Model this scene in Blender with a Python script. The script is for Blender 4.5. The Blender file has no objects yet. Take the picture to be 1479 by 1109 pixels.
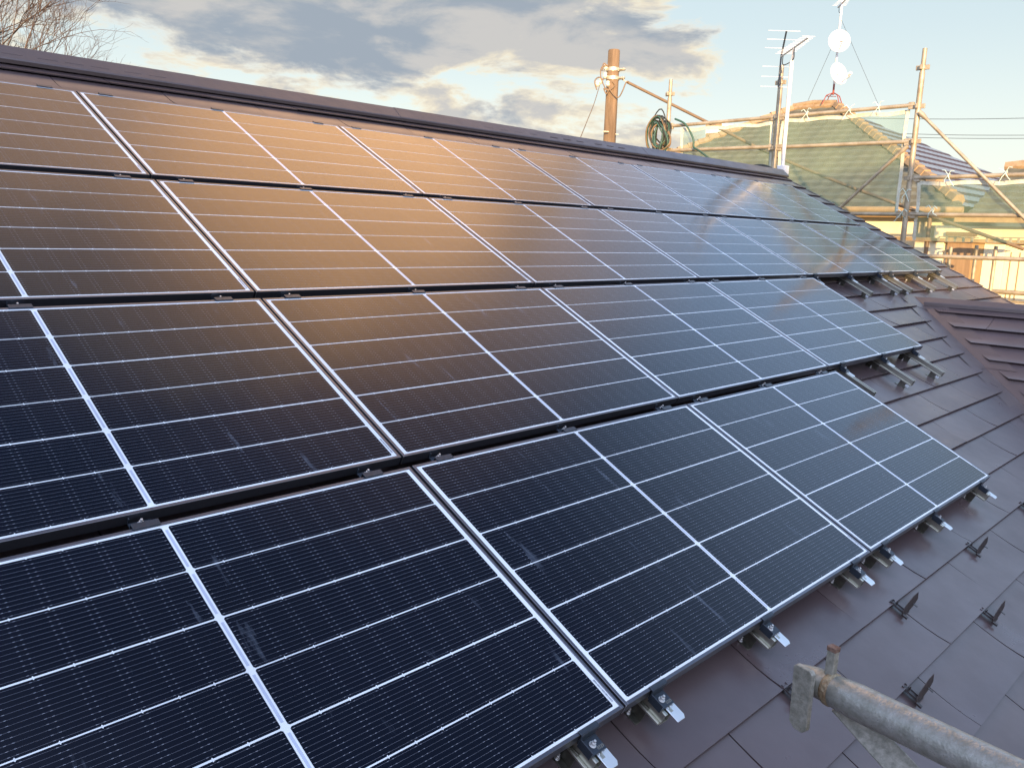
import bpy, bmesh, math, random
from mathutils import Vector, Matrix
random.seed(7)
S = bpy.context.scene
C = S.collection
rad = math.radians

# ------------------------------------------------------------------ camera
F, PX, PY = 1202.286, 739.5, 554.5
RW = [(0.69997911, -0.71342083, 0.03255714), (-0.10681538, -0.14966006, -0.98295083), (0.7061301, 0.68456744, -0.18096323)]
CAM = Vector((-1.71102413, -5.04063215, -0.67103562))
cd = bpy.data.cameras.new('camera'); co = bpy.data.objects.new('camera', cd); C.objects.link(co)
r0, r1, r2 = (Vector(r).normalized() for r in RW)
M = Matrix(((r0.x, -r1.x, -r2.x, CAM.x), (r0.y, -r1.y, -r2.y, CAM.y), (r0.z, -r1.z, -r2.z, CAM.z), (0, 0, 0, 1)))
co.matrix_world = M
cd.sensor_width = 36; cd.lens = F / 1479 * 36; cd.clip_start = 0.05; cd.clip_end = 3000
S.camera = co

# ------------------------------------------------------------------ world, sun, exposure
SUN_EL = 9.0
TS = Vector((-0.756, -0.655, 0)).normalized()           # horizontal direction towards the sun
W = bpy.data.worlds.new('World'); S.world = W; W.use_nodes = True
wt = W.node_tree; wt.nodes.clear()
def wn(t, **k):
    n = wt.nodes.new(t)
    for a, b in k.items(): setattr(n, a, b)
    return n
def wl(a, b): wt.links.new(a, b)
def wm(op, a, b=None, c=None):
    n = wn('ShaderNodeMath', operation=op)
    for i, v in enumerate((a, b, c)):
        if v is None: continue
        if isinstance(v, (int, float)): n.inputs[i].default_value = v
        else: wl(v, n.inputs[i])
    return n.outputs[0]
def wmix(f, a, b):
    n = wn('ShaderNodeMix', data_type='RGBA')
    for i, v in ((0, f), (6, a), (7, b)):
        if isinstance(v, (int, float)): n.inputs[i].default_value = v
        elif isinstance(v, tuple): n.inputs[i].default_value = (*v, 1)
        else: wl(v, n.inputs[i])
    return n.outputs[2]
def wsmooth(x, a, b):
    n = wn('ShaderNodeMapRange', interpolation_type='SMOOTHSTEP')
    wl(x, n.inputs[0]); n.inputs[1].default_value = a; n.inputs[2].default_value = b
    return n.outputs[0]
out = wn('ShaderNodeOutputWorld'); bg = wn('ShaderNodeBackground')
sky = wn('ShaderNodeTexSky', sky_type='NISHITA'); sky.sun_disc = False
sky.sun_elevation = rad(SUN_EL); sky.sun_rotation = math.atan2(TS.x, TS.y); sky.air_density = 1.1; sky.dust_density = 0.6
tc = wn('ShaderNodeTexCoord'); sep = wn('ShaderNodeSeparateXYZ'); wl(tc.outputs['Generated'], sep.inputs[0])
dz = wm('ADD', wm('MAXIMUM', sep.outputs[2], 0.0), 0.10)
cx = wm('DIVIDE', sep.outputs[0], dz); cy = wm('DIVIDE', sep.outputs[1], dz)
cmb = wn('ShaderNodeCombineXYZ'); wl(cx, cmb.inputs[0]); wl(cy, cmb.inputs[1])
def noise(scale, detail, rough, off=0.0, dist=0.0, vec=None):
    n = wn('ShaderNodeTexNoise', noise_dimensions='3D')
    n.inputs['Scale'].default_value = scale; n.inputs['Detail'].default_value = detail
    n.inputs['Roughness'].default_value = rough; n.inputs['Distortion'].default_value = dist
    a = wn('ShaderNodeVectorMath', operation='ADD'); wl(vec or cmb.outputs[0], a.inputs[0]); a.inputs[1].default_value = (off, off * .7, off * 1.3)
    wl(a.outputs[0], n.inputs['Vector']); return n.outputs['Fac']
def blob(az, el, r_in, r_out):
    """1 within r_in degrees of a compass direction, 0 beyond r_out"""
    d = Vector((math.cos(rad(el)) * math.cos(rad(az)), math.cos(rad(el)) * math.sin(rad(az)), math.sin(rad(el))))
    n = wn('ShaderNodeVectorMath', operation='DOT_PRODUCT'); wl(tc.outputs['Generated'], n.inputs[0]); n.inputs[1].default_value = d
    return wsmooth(n.outputs['Value'], math.cos(rad(r_out)), math.cos(rad(r_in)))
def wsum(*a):
    r = a[0]
    for b in a[1:]: r = wm('ADD', r, b)
    return r
dirv = wn('ShaderNodeVectorMath', operation='MULTIPLY'); wl(tc.outputs['Generated'], dirv.inputs[0]); dirv.inputs[1].default_value = (1, 1, 2.9)
n_big = noise(4.6, 10, 0.60, 5.3, 0.25, dirv.outputs[0])
n_fine = noise(8.5, 9, 0.62, 9.7, 0.4, dirv.outputs[0])
n_var = noise(7.0, 8, 0.58, 21.0, 0.3, dirv.outputs[0])
SKYPARM = dict(nishita=0.10, expo=1.7)
z = sep.outputs[2]
veil = wmix(wsmooth(z, 0.06, 0.26), (0.232, 0.242, 0.230), (0.172, 0.202, 0.214))
veil = wmix(wsmooth(z, 0.24, 0.42), veil, (0.220, 0.315, 0.470))
veil = wmix(wsmooth(z, 0.47, 0.74), veil, (0.036, 0.055, 0.105))
nis = wn('ShaderNodeVectorMath', operation='SCALE'); wl(sky.outputs[0], nis.inputs[0]); nis.inputs[3].default_value = SKYPARM['nishita'] * 0.12
base = wn('ShaderNodeVectorMath', operation='ADD'); wl(nis.outputs[0], base.inputs[0]); wl(veil, base.inputs[1])
# cloud cover: banks in the north to north-east and higher up, clear to the east
cov = wsum(n_big, wm('ADD', wm('MULTIPLY', n_fine, 0.46), -0.08),
           wm('MULTIPLY', wm('MULTIPLY', blob(54, 14, 12, 26), wsmooth(z, 0.14, 0.22)), 0.13), wm('MULTIPLY', blob(54, 8, 14, 30), 0.06), wm('MULTIPLY', blob(55, 37, 15, 28), 0.42),
           wm('MULTIPLY', blob(12, 16, 5, 26), -0.40), wm('MULTIPLY', wsmooth(z, 0.76, 0.90), -0.5), wm('MULTIPLY', blob(8, 46, 8, 27), -0.35))
dens = wsmooth(cov, 0.65, 0.73)
thick = wsmooth(cov, 0.67, 0.80)
low = wm('SUBTRACT', 1.0, wsmooth(z, 0.10, 0.30))
lit = wmix(wsmooth(n_var, .4, .62), (0.265, 0.262, 0.240), (0.310, 0.275, 0.205))
shade = wmix(wsmooth(n_var, .40, .60), (0.112, 0.130, 0.152), (0.190, 0.187, 0.182))
ccol = wmix(thick, lit, shade)
fin = wmix(dens, base.outputs[0], ccol)
# a broad soft bank of high cloud lit by the sunset
bank = wm('MULTIPLY', blob(55, 37, 12, 35), wm('MULTIPLY', wsmooth(z, 0.27, 0.48), wm('SUBTRACT', 1.0, wsmooth(z, 0.66, 0.90))))
bank = wm('MULTIPLY', bank, wm('ADD', 0.82, wm('MULTIPLY', wsmooth(cov, 0.6, 0.95), 0.25)))
bcol = wmix(wsmooth(n_big, .38, .62), (0.46, 0.305, 0.215), (0.70, 0.44, 0.275))
bcol = wmix(wm('MULTIPLY', blob(43, 41, 2, 15), 0.85), bcol, (1.32, 0.74, 0.35))
fin = wmix(wm('MINIMUM', bank, 1.0), fin, bcol)
# the bright evening half of the sky behind the camera
fin = wmix(blob(222, 30, 25, 80), fin, (0.54, 0.60, 0.84))
# the ground half of the world sphere
fin = wmix(wsmooth(z, -0.02, 0.0), (0.06, 0.055, 0.05), fin)
wl(fin, bg.inputs[0]); bg.inputs[1].default_value = 1.0; wl(bg.outputs[0], out.inputs[0])
sl = bpy.data.lights.new('sun', 'SUN'); so = bpy.data.objects.new('sun', sl); C.objects.link(so)
sl.energy = 3.1; sl.angle = rad(0.5); sl.color = (1.0, 0.66, 0.34)
sd = Vector((TS.x * math.cos(rad(SUN_EL)), TS.y * math.cos(rad(SUN_EL)), math.sin(rad(SUN_EL))))
so.rotation_euler = sd.to_track_quat('Z', 'Y').to_euler()
S.view_settings.view_transform = 'Standard'; S.view_settings.look = 'None'
S.view_settings.exposure = SKYPARM['expo']; S.view_settings.gamma = 1; S.view_settings.use_curve_mapping = False
S.render.engine = 'CYCLES'
S.cycles.transparent_max_bounces = 16
S.cycles.sample_clamp_indirect = 6

# ------------------------------------------------------------------ materials
def mat(name, col, rough=0.5, metal=0.0, noise_amt=0.0, nscale=8.0, col2=None, bump=0.0, bscale=60.0, coat=0.0, spec=0.5, ior=None, coat_rough=0.05, stretch=None):
    m = bpy.data.materials.new(name); m.use_nodes = True; nt = m.node_tree; b = nt.nodes['Principled BSDF']
    b.inputs['Base Color'].default_value = (*col, 1); b.inputs['Roughness'].default_value = rough; b.inputs['Metallic'].default_value = metal
    b.inputs['Coat Weight'].default_value = coat; b.inputs['Coat Roughness'].default_value = coat_rough; b.inputs['Specular IOR Level'].default_value = spec
    if ior: b.inputs['IOR'].default_value = ior
    tcn = nt.nodes.new('ShaderNodeTexCoord'); src = tcn.outputs['Object']
    if stretch:
        mp = nt.nodes.new('ShaderNodeMapping'); mp.inputs['Scale'].default_value = stretch; nt.links.new(src, mp.inputs[0]); src = mp.outputs[0]
    if noise_amt > 0 or col2:
        n = nt.nodes.new('ShaderNodeTexNoise'); n.inputs['Scale'].default_value = nscale; n.inputs['Detail'].default_value = 6; n.inputs['Roughness'].default_value = 0.65
        nt.links.new(src, n.inputs['Vector'])
        cr = nt.nodes.new('ShaderNodeValToRGB'); nt.links.new(n.outputs['Fac'], cr.inputs[0])
        c2 = col2 or tuple(c * (1 - noise_amt) for c in col)
        cr.color_ramp.elements[0].position = 0.36; cr.color_ramp.elements[0].color = (*c2, 1)
        cr.color_ramp.elements[1].position = 0.64; cr.color_ramp.elements[1].color = (*col, 1)
        nt.links.new(cr.outputs[0], b.inputs['Base Color'])
        mr = nt.nodes.new('ShaderNodeMapRange'); nt.links.new(n.outputs['Fac'], mr.inputs[0])
        mr.inputs[1].default_value = .3; mr.inputs[2].default_value = .7; mr.inputs[3].default_value = min(1, rough * 1.2); mr.inputs[4].default_value = rough * .85
        nt.links.new(mr.outputs[0], b.inputs['Roughness'])
    if bump > 0:
        n2 = nt.nodes.new('ShaderNodeTexNoise'); n2.inputs['Scale'].default_value = bscale; n2.inputs['Detail'].default_value = 4; nt.links.new(src, n2.inputs['Vector'])
        bp = nt.nodes.new('ShaderNodeBump'); bp.inputs['Strength'].default_value = bump; bp.inputs['Distance'].default_value = 0.01
        nt.links.new(n2.outputs['Fac'], bp.inputs['Height']); nt.links.new(bp.outputs[0], b.inputs['Normal'])
    return m

def glassed(name, col, smudge=True):
    """a flat colour seen under the rolled cover glass of a panel, with faint dust and wiping marks"""
    m = bpy.data.materials.new(name); m.use_nodes = True; nt = m.node_tree; b = nt.nodes['Principled BSDF']
    b.inputs['Specular IOR Level'].default_value = 0.0; b.inputs['Roughness'].default_value = 0.6
    b.inputs['Coat Weight'].default_value = 1.0; b.inputs['Coat IOR'].default_value = 1.40
    tcn = nt.nodes.new('ShaderNodeTexCoord'); oi = nt.nodes.new('ShaderNodeObjectInfo')
    def mathn(op, a, bb):
        n = nt.nodes.new('ShaderNodeMath'); n.operation = op
        for i, v in enumerate((a, bb)):
            if isinstance(v, (int, float)): n.inputs[i].default_value = v
            else: nt.links.new(v, n.inputs[i])
        return n.outputs[0]
    off = nt.nodes.new('ShaderNodeCombineXYZ'); nt.links.new(mathn('MULTIPLY', oi.outputs['Random'], 37.0), off.inputs[0]); nt.links.new(mathn('MULTIPLY', oi.outputs['Random'], 91.0), off.inputs[1])
    ad = nt.nodes.new('ShaderNodeVectorMath'); nt.links.new(tcn.outputs['Object'], ad.inputs[0]); nt.links.new(off.outputs[0], ad.inputs[1])
    mp = nt.nodes.new('ShaderNodeMapping'); mp.inputs['Scale'].default_value = (9, 1.6, 1); mp.inputs['Rotation'].default_value = (0, 0, 0.25); nt.links.new(ad.outputs[0], mp.inputs[0])
    n1 = nt.nodes.new('ShaderNodeTexNoise'); n1.inputs['Scale'].default_value = 1.6; n1.inputs['Detail'].default_value = 9; n1.inputs['Roughness'].default_value = .62; nt.links.new(mp.outputs[0], n1.inputs['Vector'])
    mr = nt.nodes.new('ShaderNodeMapRange'); mr.inputs[1].default_value = .63; mr.inputs[2].default_value = .80; nt.links.new(n1.outputs['Fac'], mr.inputs[0])
    n3 = nt.nodes.new('ShaderNodeTexNoise'); n3.inputs['Scale'].default_value = 1.7; n3.inputs['Detail'].default_value = 3; nt.links.new(ad.outputs[0], n3.inputs['Vector'])
    mx = nt.nodes.new('ShaderNodeMix'); mx.data_type = 'RGBA'; nt.links.new(mathn('MULTIPLY', mr.outputs[0], 0.34), mx.inputs[0])
    m0 = nt.nodes.new('ShaderNodeMix'); m0.data_type = 'RGBA'; nt.links.new(n3.outputs['Fac'], m0.inputs[0])
    m0.inputs[6].default_value = (*[c * .75 for c in col], 1); m0.inputs[7].default_value = (*[min(1, c * 1.25) for c in col], 1)
    nt.links.new(m0.outputs[2], mx.inputs[6]); mx.inputs[7].default_value = (.25, .32, .42, 1)
    nt.links.new(mx.outputs[2], b.inputs['Base Color'])
    n2 = nt.nodes.new('ShaderNodeTexNoise'); n2.inputs['Scale'].default_value = 3.0; n2.inputs['Detail'].default_value = 5; nt.links.new(ad.outputs[0], n2.inputs['Vector'])
    m2 = nt.nodes.new('ShaderNodeMapRange'); m2.inputs[1].default_value = .3; m2.inputs[2].default_value = .7; m2.inputs[3].default_value = .095; m2.inputs[4].default_value = .145; nt.links.new(n2.outputs['Fac'], m2.inputs[0])
    nt.links.new(m2.outputs[0], b.inputs['Coat Roughness'])
    return m

MT = {}
MT['cell'] = glassed('cell_silicon', (0.0022, 0.0034, 0.0088))
MT['back'] = glassed('white_backsheet', (0.68, 0.77, 0.84))
MT['wire'] = glassed('busbar_wire', (0.105, 0.12, 0.15))
MT['dash'] = glassed('solder_dash', (0.22, 0.25, 0.30))
MT['ribbon'] = glassed('bus_ribbon', (0.42, 0.50, 0.64))
MT['ink'] = glassed('label_ink', (0.10, 0.12, 0.17))
MT['frame'] = mat('anodised_frame', (0.17, 0.18, 0.21), .32, .9, .12, 30)
MT['alu_edge'] = mat('cut_aluminium', (0.55, 0.55, 0.55), .35, 1)
MT['blackmetal'] = mat('black_anodised', (0.036, 0.050, 0.068), .38, .3, .3, 60)
MT['steel'] = mat('plated_steel', (0.20, 0.20, 0.17), .36, .9, .35, 25, bump=.1)
MT['rail'] = mat('galvanised_rail', (0.52, 0.53, 0.46), .33, .9, .35, 18, stretch=(1, .2, 1))
MT['tab'] = mat('bright_tab', (0.72, 0.80, 0.84), .33, .6, .1, 20)
MT['bolt'] = mat('stainless_bolt', (0.66, 0.67, 0.66), .42, .8)
MT['pad'] = mat('rubber_pad', (0.02, 0.02, 0.02), .8)
MT['tile'] = mat('brown_coated_steel', (0.092, 0.068, 0.068), .31, 0, .20, 3.0, bump=.09, bscale=11, spec=.9)
MT['tile_b'] = mat('brown_coated_steel_b', (0.100, 0.075, 0.075), .33, 0, .22, 2.2, bump=.10, bscale=9, spec=.9)
MT['tile_c'] = mat('brown_coated_steel_c', (0.084, 0.061, 0.062), .30, 0, .18, 4.0, bump=.08, bscale=14, spec=.9)
MT['cap'] = mat('brown_cap_steel', (0.104, 0.078, 0.072), .34, 0, .18, 4.0, bump=.12, bscale=12, spec=.9)
MT['deck'] = mat('roof_underlay', (0.012, 0.010, 0.010), .9)
MT['guard'] = mat('guard_dark_brown', (0.030, 0.022, 0.022), .36, .25, .3, 50, spec=.8)
MT['mesh_dark'] = mat('vent_grille', (0.050, 0.038, 0.036), .7)
MT['galv'] = mat('weathered_galvanised', (0.30, 0.31, 0.29), .30, .30, .0, 75, col2=(0.20, 0.21, 0.185), bump=.14, bscale=260)
MT['galvplate'] = mat('weathered_plate', (0.31, 0.31, 0.27), .42, .2, .0, 90, col2=(0.17, 0.175, 0.145), bump=.2, bscale=160)
MT['weld'] = mat('weld_bead', (0.34, 0.30, 0.20), .5, .3, .0, 60, col2=(0.20, 0.14, 0.08), bump=.6, bscale=150)
MT['rust'] = mat('rusty_steel', (0.20, 0.13, 0.10), .7, .2, .0, 60, col2=(0.11, 0.055, 0.035), bump=.5, bscale=120)
MT['scaf'] = mat('scaffold_steel', (0.46, 0.40, 0.28), .48, .35, .0, 5, col2=(0.28, 0.23, 0.15), bump=.2, bscale=60)
MT['string'] = mat('pale_tie_string', (0.62, 0.78, 0.68), .8)
MT['hem'] = mat('net_hem', (0.66, 0.66, 0.52), .8, 0, .25, 20)
MT['polewood'] = mat('pole_concrete', (0.25, 0.165, 0.085), .8, 0, .60, 5.5, bump=.25, bscale=30, stretch=(1, 1, .12))
MT['band'] = mat('steel_band', (0.66, 0.60, 0.44), .4, .6, .3, 30)
MT['ceramic'] = mat('porcelain', (0.70, 0.64, 0.52), .25)
MT['cable'] = mat('black_cable', (0.022, 0.026, 0.022), .6)
MT['cablebrown'] = mat('weathered_cable', (0.22, 0.15, 0.08), .7, 0, .3, 10)
MT['cablegreen'] = mat('green_cable', (0.035, 0.10, 0.07), .5, 0, .3, 10)
MT['white'] = mat('white_paint', (0.80, 0.80, 0.77), .35, 0, .08, 6)
MT['mast'] = mat('white_mast', (0.75, 0.74, 0.70), .4, .2, .12, 8)
MT['red'] = mat('red_oxide_steel', (0.30, 0.06, 0.04), .6, 0, .3, 20)
MT['gbutt_shade'] = mat('tile_butt_shade', (0.085, 0.085, 0.06), .8)  # shade under each tile course, put into the butt face colour
MT['pbutt_shade'] = mat('purple_tile_butt_shade', (0.05, 0.03, 0.028), .7)  # shadowed undersides of the purple courses, painted as a darker colour
MT['gtile'] = mat('grey_green_tile', (0.185, 0.185, 0.125), .62, 0, .0, 3.0, col2=(0.125, 0.13, 0.092), bump=.3, bscale=30)
MT['ptile'] = mat('glazed_purple_tile', (0.19, 0.17, 0.165), .22, 0, .3, 4.0)
MT['otile'] = mat('orange_ridge_tile', (0.37, 0.26, 0.14), .65, 0, .3, 9.0)
MT['wall'] = mat('cream_render', (0.84, 0.74, 0.50), .85, 0, .10, 2.0, bump=.2, bscale=80)
MT['walltrim'] = mat('tan_timber', (0.42, 0.28, 0.13), .7, 0, .25, 6.0, stretch=(1, 1, .2))
MT['brownpanel'] = mat('brown_shutter', (0.33, 0.22, 0.12), .6, 0, .3, 14, stretch=(1, 1, .1))
MT['gutter'] = mat('brown_gutter', (0.20, 0.13, 0.07), .5)
MT['glass'] = mat('window_glass', (0.03, 0.04, 0.05), .08, 0, spec=1)
MT['bark'] = mat('grey_brown_bark', (0.13, 0.095, 0.075), .9, 0, .3, 8)
MT['plaster'] = mat('house_siding', (0.55, 0.49, 0.40), .85, 0, .12, 3, bump=.2, bscale=60)
MT['ground'] = mat('ground_earth', (0.16, 0.14, 0.10), .95, 0, .0, .3, col2=(0.09, 0.10, 0.06))
MT['roofgrey'] = mat('slate_grey', (0.09, 0.09, 0.10), .7, 0, .3, 3)

def net_material():
    m = bpy.data.materials.new('green_mesh_net'); m.use_nodes = True; nt = m.node_tree; nt.nodes.clear()
    o = nt.nodes.new('ShaderNodeOutputMaterial'); mx = nt.nodes.new('ShaderNodeMixShader'); tr = nt.nodes.new('ShaderNodeBsdfTransparent')
    df = nt.nodes.new('ShaderNodeBsdfDiffuse'); tl = nt.nodes.new('ShaderNodeBsdfTranslucent'); m2 = nt.nodes.new('ShaderNodeMixShader')
    df.inputs[0].default_value = (.31, .42, .28, 1); tl.inputs[0].default_value = (.26, .46, .38, 1); m2.inputs[0].default_value = .45
    tr.inputs[0].default_value = (.93, .98, .95, 1)
    t = nt.nodes.new('ShaderNodeTexCoord'); n = nt.nodes.new('ShaderNodeTexNoise'); n.inputs['Scale'].default_value = 1.6; n.inputs['Detail'].default_value = 5
    mp = nt.nodes.new('ShaderNodeMapping'); mp.inputs['Scale'].default_value = (1, 1.0, .35); nt.links.new(t.outputs['Object'], mp.inputs[0]); nt.links.new(mp.outputs[0], n.inputs['Vector'])
    mr = nt.nodes.new('ShaderNodeMapRange'); mr.inputs[1].default_value = .3; mr.inputs[2].default_value = .7; mr.inputs[3].default_value = .22; mr.inputs[4].default_value = .46
    nt.links.new(n.outputs['Fac'], mr.inputs[0]); nt.links.new(mr.outputs[0], mx.inputs[0])
    nt.links.new(df.outputs[0], m2.inputs[1]); nt.links.new(tl.outputs[0], m2.inputs[2])
    nt.links.new(tr.outputs[0], mx.inputs[1]); nt.links.new(m2.outputs[0], mx.inputs[2]); nt.links.new(mx.outputs[0], o.inputs[0])
    return m
MT['net'] = net_material()

# ------------------------------------------------------------------ helpers
class MB:
    """collects shapes and links them as ONE mesh object"""
    def __init__(s): s.v = []; s.f = []; s.m = []; s.sm = []; s.mi = 0
    def add(s, vs, fs, smooth=False):
        o = len(s.v); s.v += [tuple(v) for v in vs]
        for f in fs: s.f.append([i + o for i in f]); s.m.append(s.mi); s.sm.append(smooth)
        return s
    def box(s, a, b, T=None):
        x0, y0, z0 = a; x1, y1, z1 = b
        vs = [(x0, y0, z0), (x1, y0, z0), (x1, y1, z0), (x0, y1, z0), (x0, y0, z1), (x1, y0, z1), (x1, y1, z1), (x0, y1, z1)]
        if T: vs = [T @ Vector(v) for v in vs]
        return s.add(vs, [(0, 3, 2, 1), (4, 5, 6, 7), (0, 1, 5, 4), (1, 2, 6, 5), (2, 3, 7, 6), (3, 0, 4, 7)])
    def prism(s, pts, z0, z1, T=None):
        n = len(pts); vs = [(x, y, z0) for x, y in pts] + [(x, y, z1) for x, y in pts]
        if T: vs = [T @ Vector(v) for v in vs]
        return s.add(vs, [tuple(range(n))[::-1], tuple(range(n, 2 * n))] + [(i, (i + 1) % n, n + (i + 1) % n, n + i) for i in range(n)])
    def tube(s, pts, r, n=8, cap=True, smooth=True):
        pts = [Vector(p) for p in pts]; R = r if isinstance(r, (list, tuple)) else [r] * len(pts)
        t = (pts[1] - pts[0]).normalized(); up = Vector((0, 0, 1)) if abs(t.z) < .9 else Vector((1, 0, 0))
        a = t.cross(up).normalized(); vs = []
        for i, p in enumerate(pts):
            if i == 0: t = (pts[1] - p)
            elif i == len(pts) - 1: t = (p - pts[i - 1])
            else: t = (pts[i + 1] - pts[i - 1])
            t.normalize(); a = (a - t * a.dot(t)).normalized(); b = t.cross(a)
            for k in range(n):
                w = 2 * math.pi * k / n; vs.append(p + (a * math.cos(w) + b * math.sin(w)) * R[i])
        L = len(pts); fs = [(i * n + k, i * n + (k + 1) % n, (i + 1) * n + (k + 1) % n, (i + 1) * n + k) for i in range(L - 1) for k in range(n)]
        s.add(vs, fs, smooth)
        if cap: s.add(vs[:n], [tuple(range(n))[::-1]]); s.add(vs[-n:], [tuple(range(n))])
        return s
    def build(s, name, mats, parent=None, bevel=0.0, T=None, segs=1):
        me = bpy.data.meshes.new(name)
        vs = [T @ Vector(v) for v in s.v] if T else s.v
        me.from_pydata([tuple(v) for v in vs], [], s.f)
        if not isinstance(mats, (list, tuple)): mats = [mats]
        for m in mats: me.materials.append(MT[m] if isinstance(m, str) else m)
        for p, mi, sm in zip(me.polygons, s.m, s.sm): p.material_index = mi; p.use_smooth = sm
        me.update()
        o = bpy.data.objects.new(name, me); C.objects.link(o)
        if parent: o.parent = parent
        if bevel: b = o.modifiers.new('bevel', 'BEVEL'); b.width = bevel; b.segments = segs; b.limit_method = 'ANGLE'; b.angle_limit = rad(40)
        return o
def empty(name, loc=(0, 0, 0), rot=(0, 0, 0)):
    o = bpy.data.objects.new(name, None); C.objects.link(o); o.location = loc; o.rotation_euler = rot; o.empty_display_size = .1; return o
def tag(o, label=None, cat=None, group=None, kind=None):
    if label: o['label'] = label
    if cat: o['category'] = cat
    if group: o['group'] = group
    if kind: o['kind'] = kind
    return o
def kids(o): return [c for c in bpy.data.objects if c.parent == o]
def copy_tree(o, parent=None):
    c = o.copy(); C.objects.link(c)
    if parent: c.parent = parent
    for ch in kids(o): copy_tree(ch, c)
    return c
TH = math.atan(.5); cT, sT = math.cos(TH), math.sin(TH)
def RP(u, v, h=0.0): return Vector((u, -v * cT - h * sT, -v * sT + h * cT))     # roof coordinates: along ridge, down the slope, off the panel plane
ROT = (TH, 0, 0)
def ray(x, y): return Vector(RW[0]) * ((x - PX) / F) + Vector(RW[1]) * ((y - PY) / F) + Vector(RW[2])
def atX(x, y, X): d = ray(x, y); return CAM + d * ((X - CAM.x) / d.x)
def atD(x, y, D): return CAM + ray(x, y) * D
ORD = ['first', 'second', 'third', 'fourth', 'fifth', 'sixth', 'seventh', 'eighth', 'ninth', 'tenth', 'eleventh', 'twelfth', 'thirteenth', 'fourteenth', 'fifteenth', 'sixteenth', 'seventeenth', 'eighteenth', 'nineteenth', 'twentieth']

# ------------------------------------------------------------------ ground
g = MB(); g.add([(-900, -900, -6.7), (900, -900, -6.7), (900, 900, -6.7), (-900, 900, -6.7)], [(0, 1, 2, 3)])
tag(g.build('ground', 'ground'), kind='structure')

# ------------------------------------------------------------------ the house with the brown metal roof
H0 = -0.130
house = tag(empty('house', (3, -2, -6.7)), 'house under the near roof of brown metal shingles that carries the solar panels', 'house')
def hb(mb, name, m, bevel=0, parent=None, segs=1):
    o = mb.build(name, m, None, bevel, segs=segs); o.parent = parent or house
    if not parent: o.matrix_parent_inverse = Matrix.Translation(-Vector((3, -2, -6.7)))
    return o
EXP, JW = 0.24, 0.66
VA, UX = 2.47, 6.94                                            # where the wing's ridge meets the main slope
XV = 9.52
def valley_u(v): return UX - (v - VA) * cT
rt = random.Random(3)
def tile(mb, u0, u1, v0, v1, f, lift, jit=0.0):
    """one shingle: rises towards its butt edge, thin dark hem below"""
    n = 5; top = []; 
    for i in range(n + 1):
        t = i / n; hh = H0 + .002 + lift * t ** 3.2 + jit * t
        vv = v0 + (v1 - v0) * t
        top.append((vv, hh))
    vs = []; fs = []
    for vv, hh in top: vs += [f(u0, vv, hh), f(u1, vv, hh)]
    for i in range(n): fs.append((2 * i, 2 * i + 2, 2 * i + 3, 2 * i + 1))
    mb.add(vs, fs, True)
    hh = top[-1][1]
    e = .008
    a, b = f(u0, v1, hh), f(u1, v1, hh); c, d = f(u0, v1, hh - e), f(u1, v1, hh - e); c2, d2 = f(u0, v1 - .02, hh - e), f(u1, v1 - .02, hh - e)
    mb.add([a, b, d, c], [(0, 3, 2, 1)]); mb.add([c, d, d2, c2], [(0, 3, 2, 1)])
    for uu, flip in ((u0, 0), (u1, 1)):
        sv = []; 
        for vv, h2 in top: sv += [f(uu, vv, h2), f(uu, vv, H0 - .002)]
        mb.add(sv, [((2 * i, 2 * i + 1, 2 * i + 3, 2 * i + 2) if not flip else (2 * i, 2 * i + 2, 2 * i + 3, 2 * i + 1)) for i in range(n)])
def courses(mb, k0, k1, ua, ub, f, vb=4.49, phase=0.05, top_v=None):
    for k in range(k0, k1 + 1):
        v1 = vb + EXP * k; v0 = v1 - EXP - .012
        if top_v is not None: v0 = max(v0, top_v)
        ph = phase if k % 2 == 0 else phase + JW / 2
        i = math.floor((ua - ph) / JW)
        while ph + i * JW < ub:
            a = max(ph + i * JW, ua); b = min(ph + (i + 1) * JW, ub)
            mb.mi = rt.choice((0, 0, 1, 2)); gap = .0036 if (i + k) % 2 else .0018
            if b - a > .02: tile(mb, a + gap, b - gap, v0, v1, f, .0180 + rt.uniform(-.0015, .0015), rt.uniform(-.001, .001) + (.0022 if (i + k) % 2 else 0))
            i += 1
def bisect(mb, planes):
    bm = bmesh.new(); me = bpy.data.meshes.new('t'); me.from_pydata([tuple(v) for v in mb.v], [], mb.f)
    me.polygons.foreach_set('use_smooth', mb.sm); me.polygons.foreach_set('material_index', mb.m); bm.from_mesh(me); bpy.data.meshes.remove(me)
    for co_, no in planes:
        bmesh.ops.bisect_plane(bm, geom=bm.verts[:] + bm.edges[:] + bm.faces[:], plane_co=co_, plane_no=no, clear_outer=True)
    o = MB(); bm.verts.index_update()
    o.v = [tuple(v.co) for v in bm.verts]; o.f = [[v.index for v in fc.verts] for fc in bm.faces]; o.sm = [fc.smooth for fc in bm.faces]; o.m = [fc.material_index for fc in bm.faces]
    bm.free(); return o
full = MB(); courses(full, -21, 8, -9.3, XV, RP, top_v=-.78)
ap = RP(UX, VA, H0); ydir = Vector((0, -1, 0))
OFL = .155
pl_up = (ap, Vector((0, -1, 0)))                              # keep up-slope part (y greater)
nl = Vector((1, -1, 0)).normalized()                          # left valley runs towards (-1,-1)
A = bisect(full, [pl_up])
Bm = bisect(full, [(ap, Vector((0, 1, 0))), (ap, Vector((1, 0, 0)))])
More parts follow.
